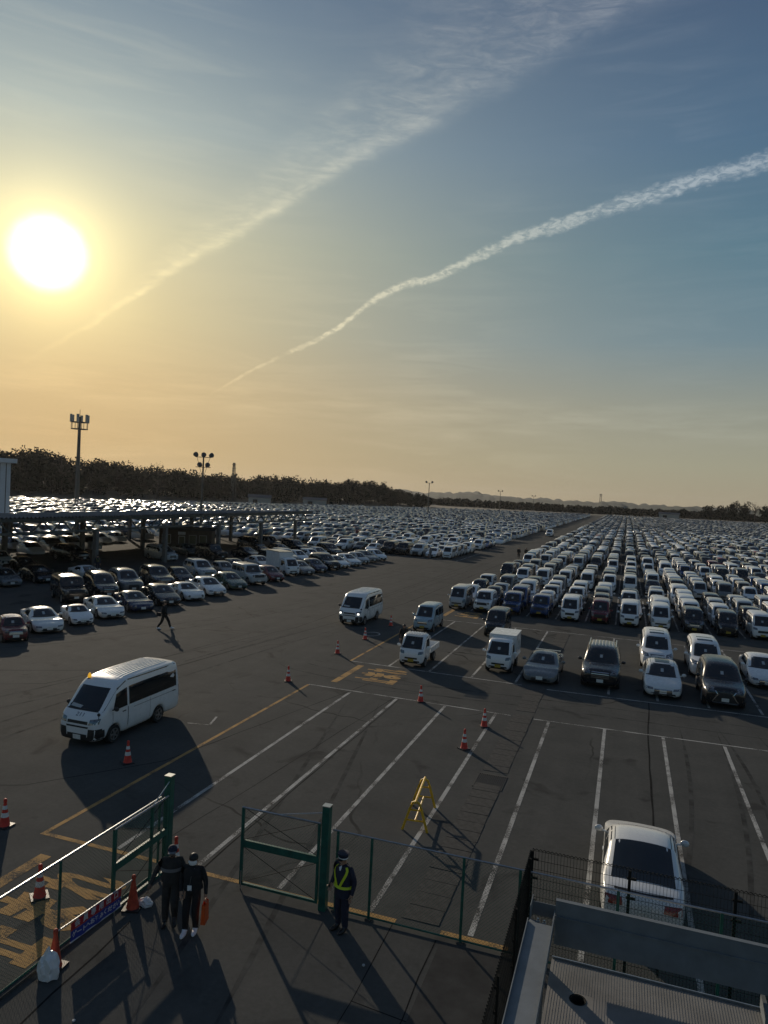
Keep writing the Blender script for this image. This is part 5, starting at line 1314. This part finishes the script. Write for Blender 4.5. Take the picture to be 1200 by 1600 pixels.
for i in range(76):
    xx = X0+.04+i*.04
    if x0h-.02 < xx < x1h+.02:
        MB().box((xx-.006, Y0, RZ+.001),(xx+.006, cy_-.16, RZ+.0035)).build('roof_rib', 'galv_plate', sh); MB().box((xx-.006, cy_+.16, RZ+.001),(xx+.006, Y1, RZ+.0035)).build('roof_rib', 'galv_plate', sh)
    else: MB().box((xx-.006, Y0, RZ+.001),(xx+.006, Y1, RZ+.0035)).build('roof_rib', 'galv_plate', sh)
MB().lathe([(.105,RZ+.004),(.125,RZ+.008),(.125,RZ+.002)], 24, cap=False).build('outlet_rim', 'black_wire', sh, loc=(cx_, cy_, 0))
MB().lathe([(.104,RZ-.6),(.104,RZ+.002)], 24, cap=False).build('outlet_pipe', 'under', sh, loc=(cx_, cy_, 0))
MB().box((cx_-.1,cy_-.1,RZ-.62),(cx_+.1,cy_+.1,RZ-.6)).build('outlet_floor', 'under', sh)
MB().box((X0+.02, Y0, 0),(X1-.02, Y1-.02, RZ-.64)).build('wall', 'white_cladding', sh)
for a, b in (((X0,Y0,RZ-.64),(X0+.03,Y1,RZ-.002)), ((X1-.03,Y0,RZ-.64),(X1,Y1,RZ-.002)), ((X0+.03,Y1-.03,RZ-.64),(X1-.03,Y1,RZ-.002))): MB().box(a, b).build('fascia', 'galv_plate', sh)
MB().box((X0, Y1, RZ-.02),(X1, Y1+.02, RZ+.03)).build('roof_edge_trim', 'rail_galv', sh)
MB().box((X1+.001, Y1-.4, RZ-.2),(X1+.06, Y1+.02, RZ+.22)).build('corner_bracket', 'grey_steel', sh)

# ================================================================== CONES, BARRICADE, BAGS, BANNER
def cone_proto(old):
    b = MB().box((-.19,-.19,0),(.19,.19,.035)).mesh('base'); b.materials.append(MATS['black_trim'])
    red = 'cone_old' if old else 'cone_red'
    c = MB(); c.lathe([(.145,.035),(.135,.05),(.105,.22),(.045,.60),(.032,.68),(.030,.70),(.012,.705)], 18, red); cm = c.mesh('cone_body', True)
    bands = []
    for z0, z1 in ((.27,.39),(.48,.58)):
        def rr(z): return .105+(.045-.105)*(z-.22)/.38+.003
        m_ = MB().lathe([(rr(z0),z0),(rr(z1),z1)], 18, 'cone_white', cap=False).mesh('reflective_band', True); bands.append(m_)
    t = MB().lathe([(.042,.66),(.046,.67),(.046,.74),(.03,.76),(.008,.765)], 12, red).mesh('cone_cap', True)
    return b, cm, bands, t
CP = {k: cone_proto(k) for k in (False, True)}
def cone(x, y, label, old=False, bands=True, rz=0., cap=True):
    b, cm, bd, t = CP[old]; r = empty('traffic_cone', (x, y, 0), rz); tag(r, label, 'traffic cone', 'traffic cones')
    link('base', b, r); link('cone_body', cm, r)
    if bands:
        for q in bd: link('reflective_band', q, r)
    if cap: link('cone_cap', t, r)
    return r
for x, y, lb in ((-15.6,20.3,'red and white cone beside the near passenger van'), (-15.6,15.2,'red and white cone cut by the left edge'), (-12.2,12.95,'red and white cone standing on the orange road lettering'),
   (-15.5,32.3,'red and white cone at the corner of the painted stalls, left of the stop bar'), (-15.7,39.2,'red and white cone left of the second orange corner'), (-15.7,43.9,'red and white cone beside the painted ring'),
   (-15.75,49.4,'red and white cone behind the painted ring, right of the far passenger van'), (-8.6,32.1,'red and white cone on the white head line of the stalls'), (-5.4,26.9,'nearer of the two red and white cones by the drain'), (-5.2,29.9,'farther of the two red and white cones by the drain')):
    cone(x, y, lb, rz=rnd.uniform(0, 1.5))
cone(-10.02, 13.42, 'plain red cone at the foot of the open gate leaf', True, False, .3); cone(-10.12, 11.2, 'plain red cone holding the banner end beside the white bag', True, False, .1)
cone(-10.21, 15.3, 'red cone peeking out above the first walking man', False, True, .2)
br = MB(); br.tube([(-10.12, 11.2, .69), (-10.02, 13.42, .67)], .016, 8); o = br.build('cone_bar', 'rail_galv', None, True); tag(o, 'thin pale bar resting across the two plain red cones', 'bar')
bn = empty('banner', (-10.06, 12.3, 0), R(87.4)); tag(bn, 'small red and blue banner with white lettering hung from the bar', 'banner')
mb = MB(); n = 16; vs = []
for i in range(n+1):
    x = -.72+1.44*i/n; wv = .012*math.sin(i*1.3)
    for z in (.665, .49, .485, .27): vs.append((x, wv*(.7-z)*3, z))
MB().add(vs, [(4*i+0, 4*i+4, 4*i+5, 4*i+1) for i in range(n)]).build('red_field', 'banner_red', bn)
MB().add(vs, [(4*i+2, 4*i+6, 4*i+7, 4*i+3) for i in range(n)]).build('blue_field', 'banner_blue', bn)
MB().bar((-.73,0,.265),(.73,0,.265),.012,.02).build('hem', 'banner_text', bn)
def btxt(s, size, z, wd):
    for j, ch in enumerate(s):                       # one part per character
        me = text_mesh(ch, size, bold=.004); xc = -wd/2 + wd*(j+.5)/len(s)
        for v in me.vertices:
            x, y = v.co.x+xc, v.co.y; i = (x+.72)/1.44*n; v.co = (x, .012*math.sin(i*1.3)*(.7-z)*3-.006, z+y)
        me.materials.append(MATS['banner_text']); link('letter', me, bn)
n = 16
btxt('会員専用出口', .15, .585, 1.32); btxt('ゲートへお進みください', .12, .385, 1.36)
def bag(x, y, label, sx, sy_, sz, seed, m='plastic_bag'):
    r = random.Random(seed); bm = bmesh.new(); bmesh.ops.create_icosphere(bm, subdivisions=3, radius=1.)
    for v in bm.verts:
        n_ = v.co.copy(); k = 1+.16*math.sin(n_.x*5+seed)*math.cos(n_.y*6)+.10*math.sin(n_.z*11+n_.x*7)+r.uniform(-.045,.045)
        v.co = Vector((n_.x*sx*k, n_.y*sy_*k, max(-.35, n_.z)*sz*k))
        if n_.z > .75: v.co.x *= .6; v.co.y *= .6; v.co.z *= 1.12
    zmin = min(v.co.z for v in bm.verts)
    for v in bm.verts: v.co.z -= zmin
    me = bpy.data.meshes.new('bag'); bm.to_mesh(me); bm.free(); me.materials.append(MATS[m]); o = link('plastic_bag', me, None, (x, y, 0)); tag(o, label, 'bag'); return o
bag(-10.0, 10.93, 'stuffed white plastic bag leaning on the banner cone', .20, .17, .36, 3); bag(-9.82, 13.62, 'small crumpled silver bag beside the gate cone', .17, .12, .12, 5)
# yellow A-frame barricade
ba = empty('barricade', (-5.35, 20.5, 0), R(97)); tag(ba, 'yellow folding A-frame barricade standing across a stall line', 'barricade')
for ex in (-.85, .85):
    for pts in ([( ex, -.36, 0), (ex, -.17, .62), (ex, -.10, .80), (ex, 0, .86), (ex, .10, .80), (ex, .17, .62), (ex, .36, 0)],):
        MB().tube(pts, .038, 8).build('end_frame', 'yellow_paint', ba, True)
    for z, h in ((.30,.27),(.60,.175)): MB().tube([(ex,-h,z),(ex,h,z)], .026, 6).build('rung', 'yellow_paint', ba, True)
MB().tube([(-.95,0,.86),(.95,0,.86)], .036, 8).build('top_bar', 'yellow_paint', ba, True)
MB().tube([(-.85,.0,.30),(.85,.0,.30)], .026, 6).build('tie_bar', 'yellow_paint', ba, True)
# litter specks: crushed cup and scraps
for x, y, lb in ((-4.55,13.6,'crushed pale cup on the asphalt right of the guard'), (-8.75,10.2,'small pale scrap on the asphalt below the two men')):
    tag(MB().lathe([(.02,0),(.032,.012),(.03,.03),(.012,.033)], 7).build('litter', 'paper', None, loc=(x, y, .0)), lb, 'litter')

# ================================================================== PEOPLE
def person(name, label, loc, rz, J, top='cloth_black', legs='cloth_black', shoes='shoe_black', skin='skin', hair=True, fat=1., long_coat=False, scale=1.):
    """J: joint overrides. One continuous skinned body; materials follow the nearest bone."""
    P = dict(pel=(0,0,.96), wai=(0,0,1.10), che=(.01,0,1.30), nb=(.0,0,1.46), nk=(.015,0,1.53), hd=(.035,0,1.61), ht=(.02,0,1.70),
             shl=(0,.185,1.41), ell=(-.02,.25,1.13), wrl=(.05,.25,.88), hal=(.07,.25,.80), shr=(0,-.185,1.41), elr=(-.02,-.25,1.13), wrr=(.05,-.25,.88), har=(.07,-.25,.80),
             hil=(0,.095,.92), knl=(.03,.10,.50), anl=(0,.105,.10), tol=(.17,.115,.045), hir=(0,-.095,.92), knr=(.03,-.10,.50), anr=(0,-.105,.10), tor=(.17,-.115,.045))
    P.update(J)
    E = [('pel','wai'),('wai','che'),('che','nb'),('nb','nk'),('nk','hd'),('hd','ht'),('che','shl'),('shl','ell'),('ell','wrl'),('wrl','hal'),('che','shr'),('shr','elr'),('elr','wrr'),('wrr','har'),
         ('pel','hil'),('hil','knl'),('knl','anl'),('anl','tol'),('pel','hir'),('hir','knr'),('knr','anr'),('anr','tor')]
    rad = dict(pel=(.145,.115), wai=(.145,.11), che=(.165,.12), nb=(.075,.075), nk=(.055,.058), hd=(.085,.098), ht=(.070,.080), shl=(.075,.075), ell=(.055,.055), wrl=(.036,.04), hal=(.03,.042), hil=(.105,.105), knl=(.084,.084), anl=(.066,.066), tol=(.04,.035))
    for k in ('sh','el','wr','ha','hi','kn','an','to'): rad[k+'r'] = rad[k+'l']
    names = list(P); me = bpy.data.meshes.new('sk'); me.from_pydata([P[k] for k in names], [(names.index(a), names.index(b)) for a, b in E], [])
    o = bpy.data.objects.new('sk', me); col.objects.link(o); o.modifiers.new('k', 'SKIN')
    sv = me.skin_vertices[0].data
    for i, k in enumerate(names):
        f_ = fat if k in ('pel','wai','che','shl','shr','hil','hir','ell','elr','knl','knr') else 1.
        sv[i].radius = (rad[k][0]*f_, rad[k][1]*f_); sv[i].use_root = (k == 'pel')
    sb = o.modifiers.new('s', 'SUBSURF'); sb.levels = 2; sb.render_levels = 2
    m2 = bpy.data.meshes.new_from_object(o.evaluated_get(bpy.context.evaluated_depsgraph_get())); bpy.data.objects.remove(o)
    # separate fingers and a face grown onto the same mesh
    bm = bmesh.new(); bm.from_mesh(m2)
    def grow(mb):
        t = mb.mesh('t', True); bm.from_mesh(t); bpy.data.meshes.remove(t)
    n_body = len(bm.faces)
    for sd_ in 'lr':
        wr_, ha_ = Vector(P['wr'+sd_]), Vector(P['ha'+sd_]); d = (ha_-wr_).normalized(); sg = 1 if sd_ == 'l' else -1
        fwd = Vector((1,0,0)) - d*d.x; fwd = (fwd if fwd.length > .05 else Vector((0,0,1))).normalized(); side = d.cross(fwd)
        for q, (of, ln_) in enumerate(((-.030,.062),(-.010,.076),(.010,.082),(.030,.076))):
            b0 = ha_ + fwd*of + d*.02; curl = side*(-sg*.018)
            grow(MB().tube([b0, b0+d*ln_*.45, b0+d*ln_*.8+curl, b0+d*ln_*.95+curl*1.9], [.0095,.009,.008,.006], 6))
        b0 = wr_*.45+ha_*.55+fwd*.035; grow(MB().tube([b0, b0+fwd*.03+d*.02, b0+fwd*.035+d*.06], [.011,.010,.008], 6))
    hd = Vector(P['hd'])
    grow(MB().ellipsoid(hd+Vector((.094,0,-.005)), (.018,.013,.026), 8, 6))               # nose
    for sg in (-1,1): grow(MB().ellipsoid(hd+Vector((0,sg*.088,-.005)), (.022,.010,.033), 8, 6))
    grow(MB().ellipsoid(hd+Vector((.02,0,-.075)), (.065,.05,.045), 10, 6))                # jaw
    n_face = len(bm.faces)
    for sg in (-1,1): grow(MB().ellipsoid(hd+Vector((.083,sg*.033,.018)), (.012,.015,.009), 8, 5))
    grow(MB().ellipsoid(hd+Vector((.082,0,-.058)), (.010,.026,.006), 8, 5))
    bm.faces.ensure_lookup_table()
    mats = [top, legs, shoes, skin, 'hair']
    bone_m = {}
    for a, b in E:
        if b in ('nk','hd','ht','hal','har'): bone_m[(a,b)] = 3
        elif b in ('tol','tor'): bone_m[(a,b)] = 2
        elif b in ('hil','hir','knl','knr','anl','anr'): bone_m[(a,b)] = 1
        else: bone_m[(a,b)] = 0
    for i, f in enumerate(bm.faces):
        f.smooth = True; c = f.calc_center_median()
        if i >= n_face: f.material_index = 4; continue
        if i >= n_body: f.material_index = 3; continue
        best, bd_ = 0, 9.
        for (a, b), k in bone_m.items():
            A, B = Vector(P[a]), Vector(P[b]); t = max(0, min(1, (c-A).dot(B-A)/max(1e-9, (B-A).length_squared))); dd = (c-(A+(B-A)*t)).length
            if dd < bd_: bd_, best = dd, k
        if best == 3 and c.z < P['nk'][2]-.025 and c.z > 1.2: best = 0
        if best == 1 and c.z > P['pel'][2]-.06: best = 0
        if best == 1 and c.z < .075: best = 2
        f.material_index = best
    mb_ = bpy.data.meshes.new('body'); bm.to_mesh(mb_); bm.free()
    for q in mats: mb_.materials.append(MATS[q])
    # soles rest on the ground
    zmin = min(v.co.z for v in mb_.vertices)
    root = empty(name, (loc[0], loc[1], 0), rz); root.scale = (scale,)*3; tag(root, label, 'person')
    b = link('body', mb_, root, (0,0,-zmin))
    for sd_ in 'lr':
        an, to = Vector(P['an'+sd_]), Vector(P['to'+sd_]); s_ = MB()
        d = (to-an); d.z = 0; d = d.normalized() if d.length > .01 else Vector((1,0,0)); c = (an*.4+to*.6)
        s_.ellipsoid((0,0,0), (.145,.055,.05), 12, 7); me_ = s_.mesh('shoe', True); me_.materials.append(MATS[shoes])
        so = link('shoe', me_, root, (c.x, c.y, max(.048, min(an.z, to.z)-.02))); so.rotation_euler = (0, math.atan2(an.z-to.z-.055, .17)*.8, math.atan2(d.y, d.x))
    if hair:
        h_ = MB().ellipsoid((0,0,0), (.108,.097,.10), 14, 8, v0=-8); h_.build('hair', 'hair', root, True, (hd.x-.012, hd.y, hd.z+.035-zmin))
    # jacket: loose shell over the torso with a clean hem
    Wv, Cv, Pv = Vector(P['wai']), Vector(P['che']), Vector(P['pel']); hem = .80 if long_coat else .99
    jk = MB(); prof = []
    for z, rx, ry in ((hem, .165, .205), (hem+.06, .162, .20), (1.10, .150, .185), (1.22, .155, .195), (1.33, .150, .20), (1.41, .118, .170), (1.455, .085, .105), (1.475, .068, .078)):
        t = max(0., min(1., (z-.96)/.5)); cx = Pv.x*(1-t)+P['nb'][0]*t; cy2 = Pv.y*(1-t)+P['nb'][1]*t; prof.append((z, rx*fat, ry*fat, cx, cy2))
    vs = []; fs = []; n = 18
    for z, rx, ry, cx, cy2 in prof:
        for k in range(n):
            a = 2*math.pi*k/n; f_ = 1+.025*math.sin(3*a+z*9); vs.append((cx+rx*f_*math.cos(a), cy2+ry*f_*math.sin(a), z-zmin))
    for i in range(len(prof)-1):
        for k in range(n): fs.append((i*n+k, i*n+(k+1)%n, (i+1)*n+(k+1)%n, (i+1)*n+k))
    jk.add(vs, fs).build('jacket', top, root, True)
    return root, P, zmin
# the two men walking in through the gate, side by side
m1, P1, z1_ = person('person', 'man in dark top with a grey chest stripe and a cap, striding beside another man', (-8.92, 13.25), R(-62), dict(
    knl=(.20,.10,.56), anl=(.05,.10,.22), tol=(.20,.11,.13), knr=(.02,-.10,.50), anr=(-.02,-.105,.10), tor=(.15,-.115,.045), elr=(-.05,-.33,1.16), wrr=(.12,-.42,.95), har=(.17,-.44,.88), ell=(-.06,.26,1.14), wrl=(-.02,.27,.9), hal=(0,.27,.82), hd=(.05,0,1.61)), 'cloth_dark', 'cloth_dark', 'shoe_black', 'skin_dark', hair=False, fat=1.08, scale=1.02)
h = Vector(P1['hd'])
MB().ellipsoid((0,0,0), (.112,.102,.11), 14, 8, v0=-5).build('cap', 'cloth_navy', m1, True, (h.x-.01, 0, h.z+.035-z1_))
MB().box((.07,-.075,-.006),(.185,.075,.008)).build('cap_peak', 'cloth_grey', m1, False, (h.x-.01, 0, h.z+.035-z1_))
mb = MB(); vs = []; n = 12
for i in range(n+1):
    a = R(-75+150*i/n)
    for z, k in ((1.30, .170), (1.23, .172)): vs.append((.005+k*1.08*math.cos(a), k*1.26*1.08*math.sin(a), z-z1_))
mb.add(vs, [(2*i, 2*i+1, 2*i+3, 2*i+2) for i in range(n)]).build('chest_stripe', 'cloth_grey', m1, True)
m2_, P2_, z2_ = person('person', 'man in black with a white face mask and white shoes, holding an orange bag', (-8.35, 13.2), R(-75), dict(
    knl=(.05,.09,.50), anl=(-.02,.09,.10), tol=(.15,.10,.045), knr=(.10,-.10,.52), anr=(.09,-.10,.11), tor=(.26,-.11,.05), ell=(-.03,.27,1.13), wrl=(.04,.30,.90), hal=(.05,.30,.82), elr=(-.02,-.26,1.14), wrr=(.08,-.22,.92), har=(.12,-.20,.86)), 'cloth_black', 'cloth_black', 'shoe_white', 'skin', fat=1.05)
h = Vector(P2_['hd'])
mk = MB(); vs = []; n = 8
for i in range(n+1):
    a = R(-62+124*i/n)
    for z, k in ((.012,1.0),(-.035,1.09),(-.085,.88)): vs.append((.108*k*math.cos(a), .098*k*math.sin(a), z))
mk.add(vs, [(3*i+j, 3*i+j+1, 3*i+j+4, 3*i+j+3) for i in range(n) for j in (0,1)]).build('face_mask', 'mask_white', m2_, True, (h.x, 0, h.z-z2_))
MB().box((-.004,-.045,-.055),(.004,.045,.055)).build('name_tag', 'mask_white', m2_, False, (.168, -.02, 1.06-z2_))
MB().tube([(.166,-.02,1.11-z2_),(.163,.0,1.28-z2_),(.09,.05,1.45-z2_)], .004, 4).build('lanyard', 'cloth_grey', m2_)
mw = m2_.matrix_basis
hp = Matrix.Rotation(R(-75), 4, 'Z') @ Vector(P2_['hal']); hx, hy, hz_ = -8.35+hp.x, 13.2+hp.y, hp.z-z2_
ob = empty('tote_bag', (hx, hy, 0), R(-75)); tag(ob, 'orange paper tote carried by the masked man', 'bag')
MB().add([(-.13,-.05,hz_-.52),(.13,-.05,hz_-.52),(.13,.05,hz_-.52),(-.13,.05,hz_-.52),(-.125,-.03,hz_-.10),(.125,-.035,hz_-.10),(.125,.03,hz_-.10),(-.125,.035,hz_-.10)], [(0,3,2,1),(0,1,5,4),(1,2,6,5),(2,3,7,6),(3,0,4,7)]).build('bag_body', 'orange_bag', ob)
for s_ in (-1,1): MB().tube([(-.06,s_*.03,hz_-.11),(-.04,s_*.015,hz_-.02),(0,0,hz_-.045),(.04,s_*.015,hz_-.02),(.06,s_*.03,hz_-.11)], .006, 5).build('handle', 'orange_bag', ob)
# the guard
gd, PG, zg = person('person', 'security guard in navy uniform with a yellow reflective harness and peaked cap', (-5.42, 14.55), R(-112), dict(
    ell=(-.06,.27,1.14), wrl=(.02,.27,.90), hal=(.04,.26,.83), elr=(-.02,-.28,1.15), wrr=(.17,-.22,1.02), har=(.24,-.17,1.0), hd=(.06,.0,1.60), ht=(.055,0,1.69), nk=(.03,0,1.53)), 'cloth_navy', 'cloth_navy', 'shoe_black', 'skin', fat=1.1, long_coat=True, scale=1.0)
h = Vector(PG['hd'])
mb = MB(); mb.lathe([(.103,-.01),(.105,.05),(.135,.085),(.13,.11),(.06,.125),(.01,.127)], 18); mb.build('peaked_cap', 'cloth_navy', gd, True, (h.x-.01, 0, h.z+.04-zg))
MB().lathe([(.107,.0),(.108,.028)], 18, cap=False).build('cap_band', 'mask_white', gd, True, (h.x-.01, 0, h.z+.035-zg))
MB().ellipsoid((.115,0,0), (.07,.085,.012), 12, 5).build('cap_peak', 'shoe_black', gd, True, (h.x-.01, 0, h.z+.035-zg))
def on_torso(pts, wd, nm='reflective_strap'):
    """strap following the jacket; pts are (angle deg, z)"""
    mb = MB(); vs = []
    def rad_(z, a):
        L1 = [(.93,.15),(1.1,.150),(1.22,.155),(1.33,.150),(1.41,.118),(1.455,.085)]; L2 = [(.93,.19),(1.1,.185),(1.22,.195),(1.33,.20),(1.41,.17),(1.455,.105)]
        k = 1.1*1.035+.004; return Vector((lerp_list(L1, z)*k*math.cos(R(a)), lerp_list(L2, z)*k*math.sin(R(a)), z))
    P_ = [rad_(z, a)+Vector((.0,0,0)) for a, z in pts]
    for i, p in enumerate(P_):
        d = (P_[min(i+1, len(P_)-1)]-P_[max(i-1,0)]).normalized(); nr_ = Vector((p.x, p.y*.7, .12)).normalized(); s_ = d.cross(nr_).normalized()*wd/2
        vs += [p-s_+nr_*.012+Vector((0,0,-zg)), p+s_+nr_*.012+Vector((0,0,-zg))]
    mb.add(vs, [(2*i, 2*i+1, 2*i+3, 2*i+2) for i in range(len(P_)-1)]).build(nm, 'hi_vis', gd, True)
on_torso([(a, 1.03) for a in range(-180, 181, 15)], .055)
for sg in (-1, 1): on_torso([(sg*(12+t*48), 1.05+t*.40) for t in np.linspace(0, 1, 9)], .055); on_torso([(sg*(170-t*60), 1.05+t*.40) for t in np.linspace(0, 1, 9)], .05)
MB().add([(.13,-.035,1.44-zg),(.15,0,1.33-zg),(.13,.035,1.44-zg),(.08,0,1.48-zg)], [(0,1,2,3)]).build('shirt_collar', 'mask_white', gd)
MB().tube([(.26,-.20,.93-zg),(.26,-.16,1.12-zg)], .016, 6).build('radio', 'shoe_black', gd)
# walker crossing the lane and people farther off
person('person', 'lone man in black walking past the angled row of cars', (-28.2, 39.8), R(20), dict(knl=(.25,.09,.53), anl=(.38,.09,.14), tol=(.54,.10,.09), knr=(-.10,-.10,.50), anr=(-.36,-.10,.13), tor=(-.21,-.11,.05), ell=(-.12,.25,1.15), wrl=(-.14,.26,.92), hal=(-.14,.26,.84), elr=(.08,-.26,1.14), wrr=(.26,-.25,.98), har=(.33,-.24,.95)), 'cloth_black', 'cloth_black', 'shoe_white', fat=1.05, scale=1.08)
hb = empty('shoulder_bag', (-28.35, 39.45, .0)); tag(hb, 'black shoulder bag at the walking man\'s hip', 'bag')
MB().box((-.16,-.05,.88),(.16,.05,1.12)).build('bag_body', 'cloth_black', hb); MB().tube([(-.15,0,1.12),(-.02,.2,1.42),(.15,0,1.12)], .012, 5).build('strap', 'cloth_black', hb)
person('person', 'man in black standing behind the white flatbed truck', (-12.4, 41.6), R(-60), {}, 'cloth_black', 'cloth_black')
pv, _, zz_ = person('person', 'worker in a reflective vest standing under the canopy', (-50.9, 60.2), R(-40), {}, 'cloth_navy', 'cloth_navy', scale=1.05)
for sg in (-1,1): MB().bar((.17, sg*.06, 1.05),(.13, sg*.12, 1.42), .05, .01).build('reflective_strap', 'hi_vis', pv)
person('person', 'person in grey standing at the corner of the left field', (-27.6, 104.3), R(-120), {}, 'cloth_grey', 'cloth_grey', scale=1.02)
person('person', 'left of two dark figures walking at the edge of the lane', (-16.4, 118.), R(-90), {}, scale=1.02); person('person', 'right of two dark figures walking at the edge of the lane', (-15.3, 118.6), R(-90), {}, scale=1.02)

# ------------------------------------------------------------------ the evening air
hz = MB().box((-2500, -80, -1.2), (1500, 2700, 46)).mesh('haze'); hm = bpy.data.materials.new('haze_air'); hm.use_nodes = True; t = hm.node_tree
t.nodes.remove(t.nodes['Principled BSDF']); pv_ = t.nodes.new('ShaderNodeVolumePrincipled'); pv_.inputs['Color'].default_value = (.80, .80, .80, 1); pv_.inputs['Density'].default_value = HAZE = .00006; pv_.inputs['Anisotropy'].default_value = .35
t.links.new(pv_.outputs[0], t.nodes['Material Output'].inputs['Volume']); hz.materials.append(hm)
tag(link('haze', hz), kind='stuff')
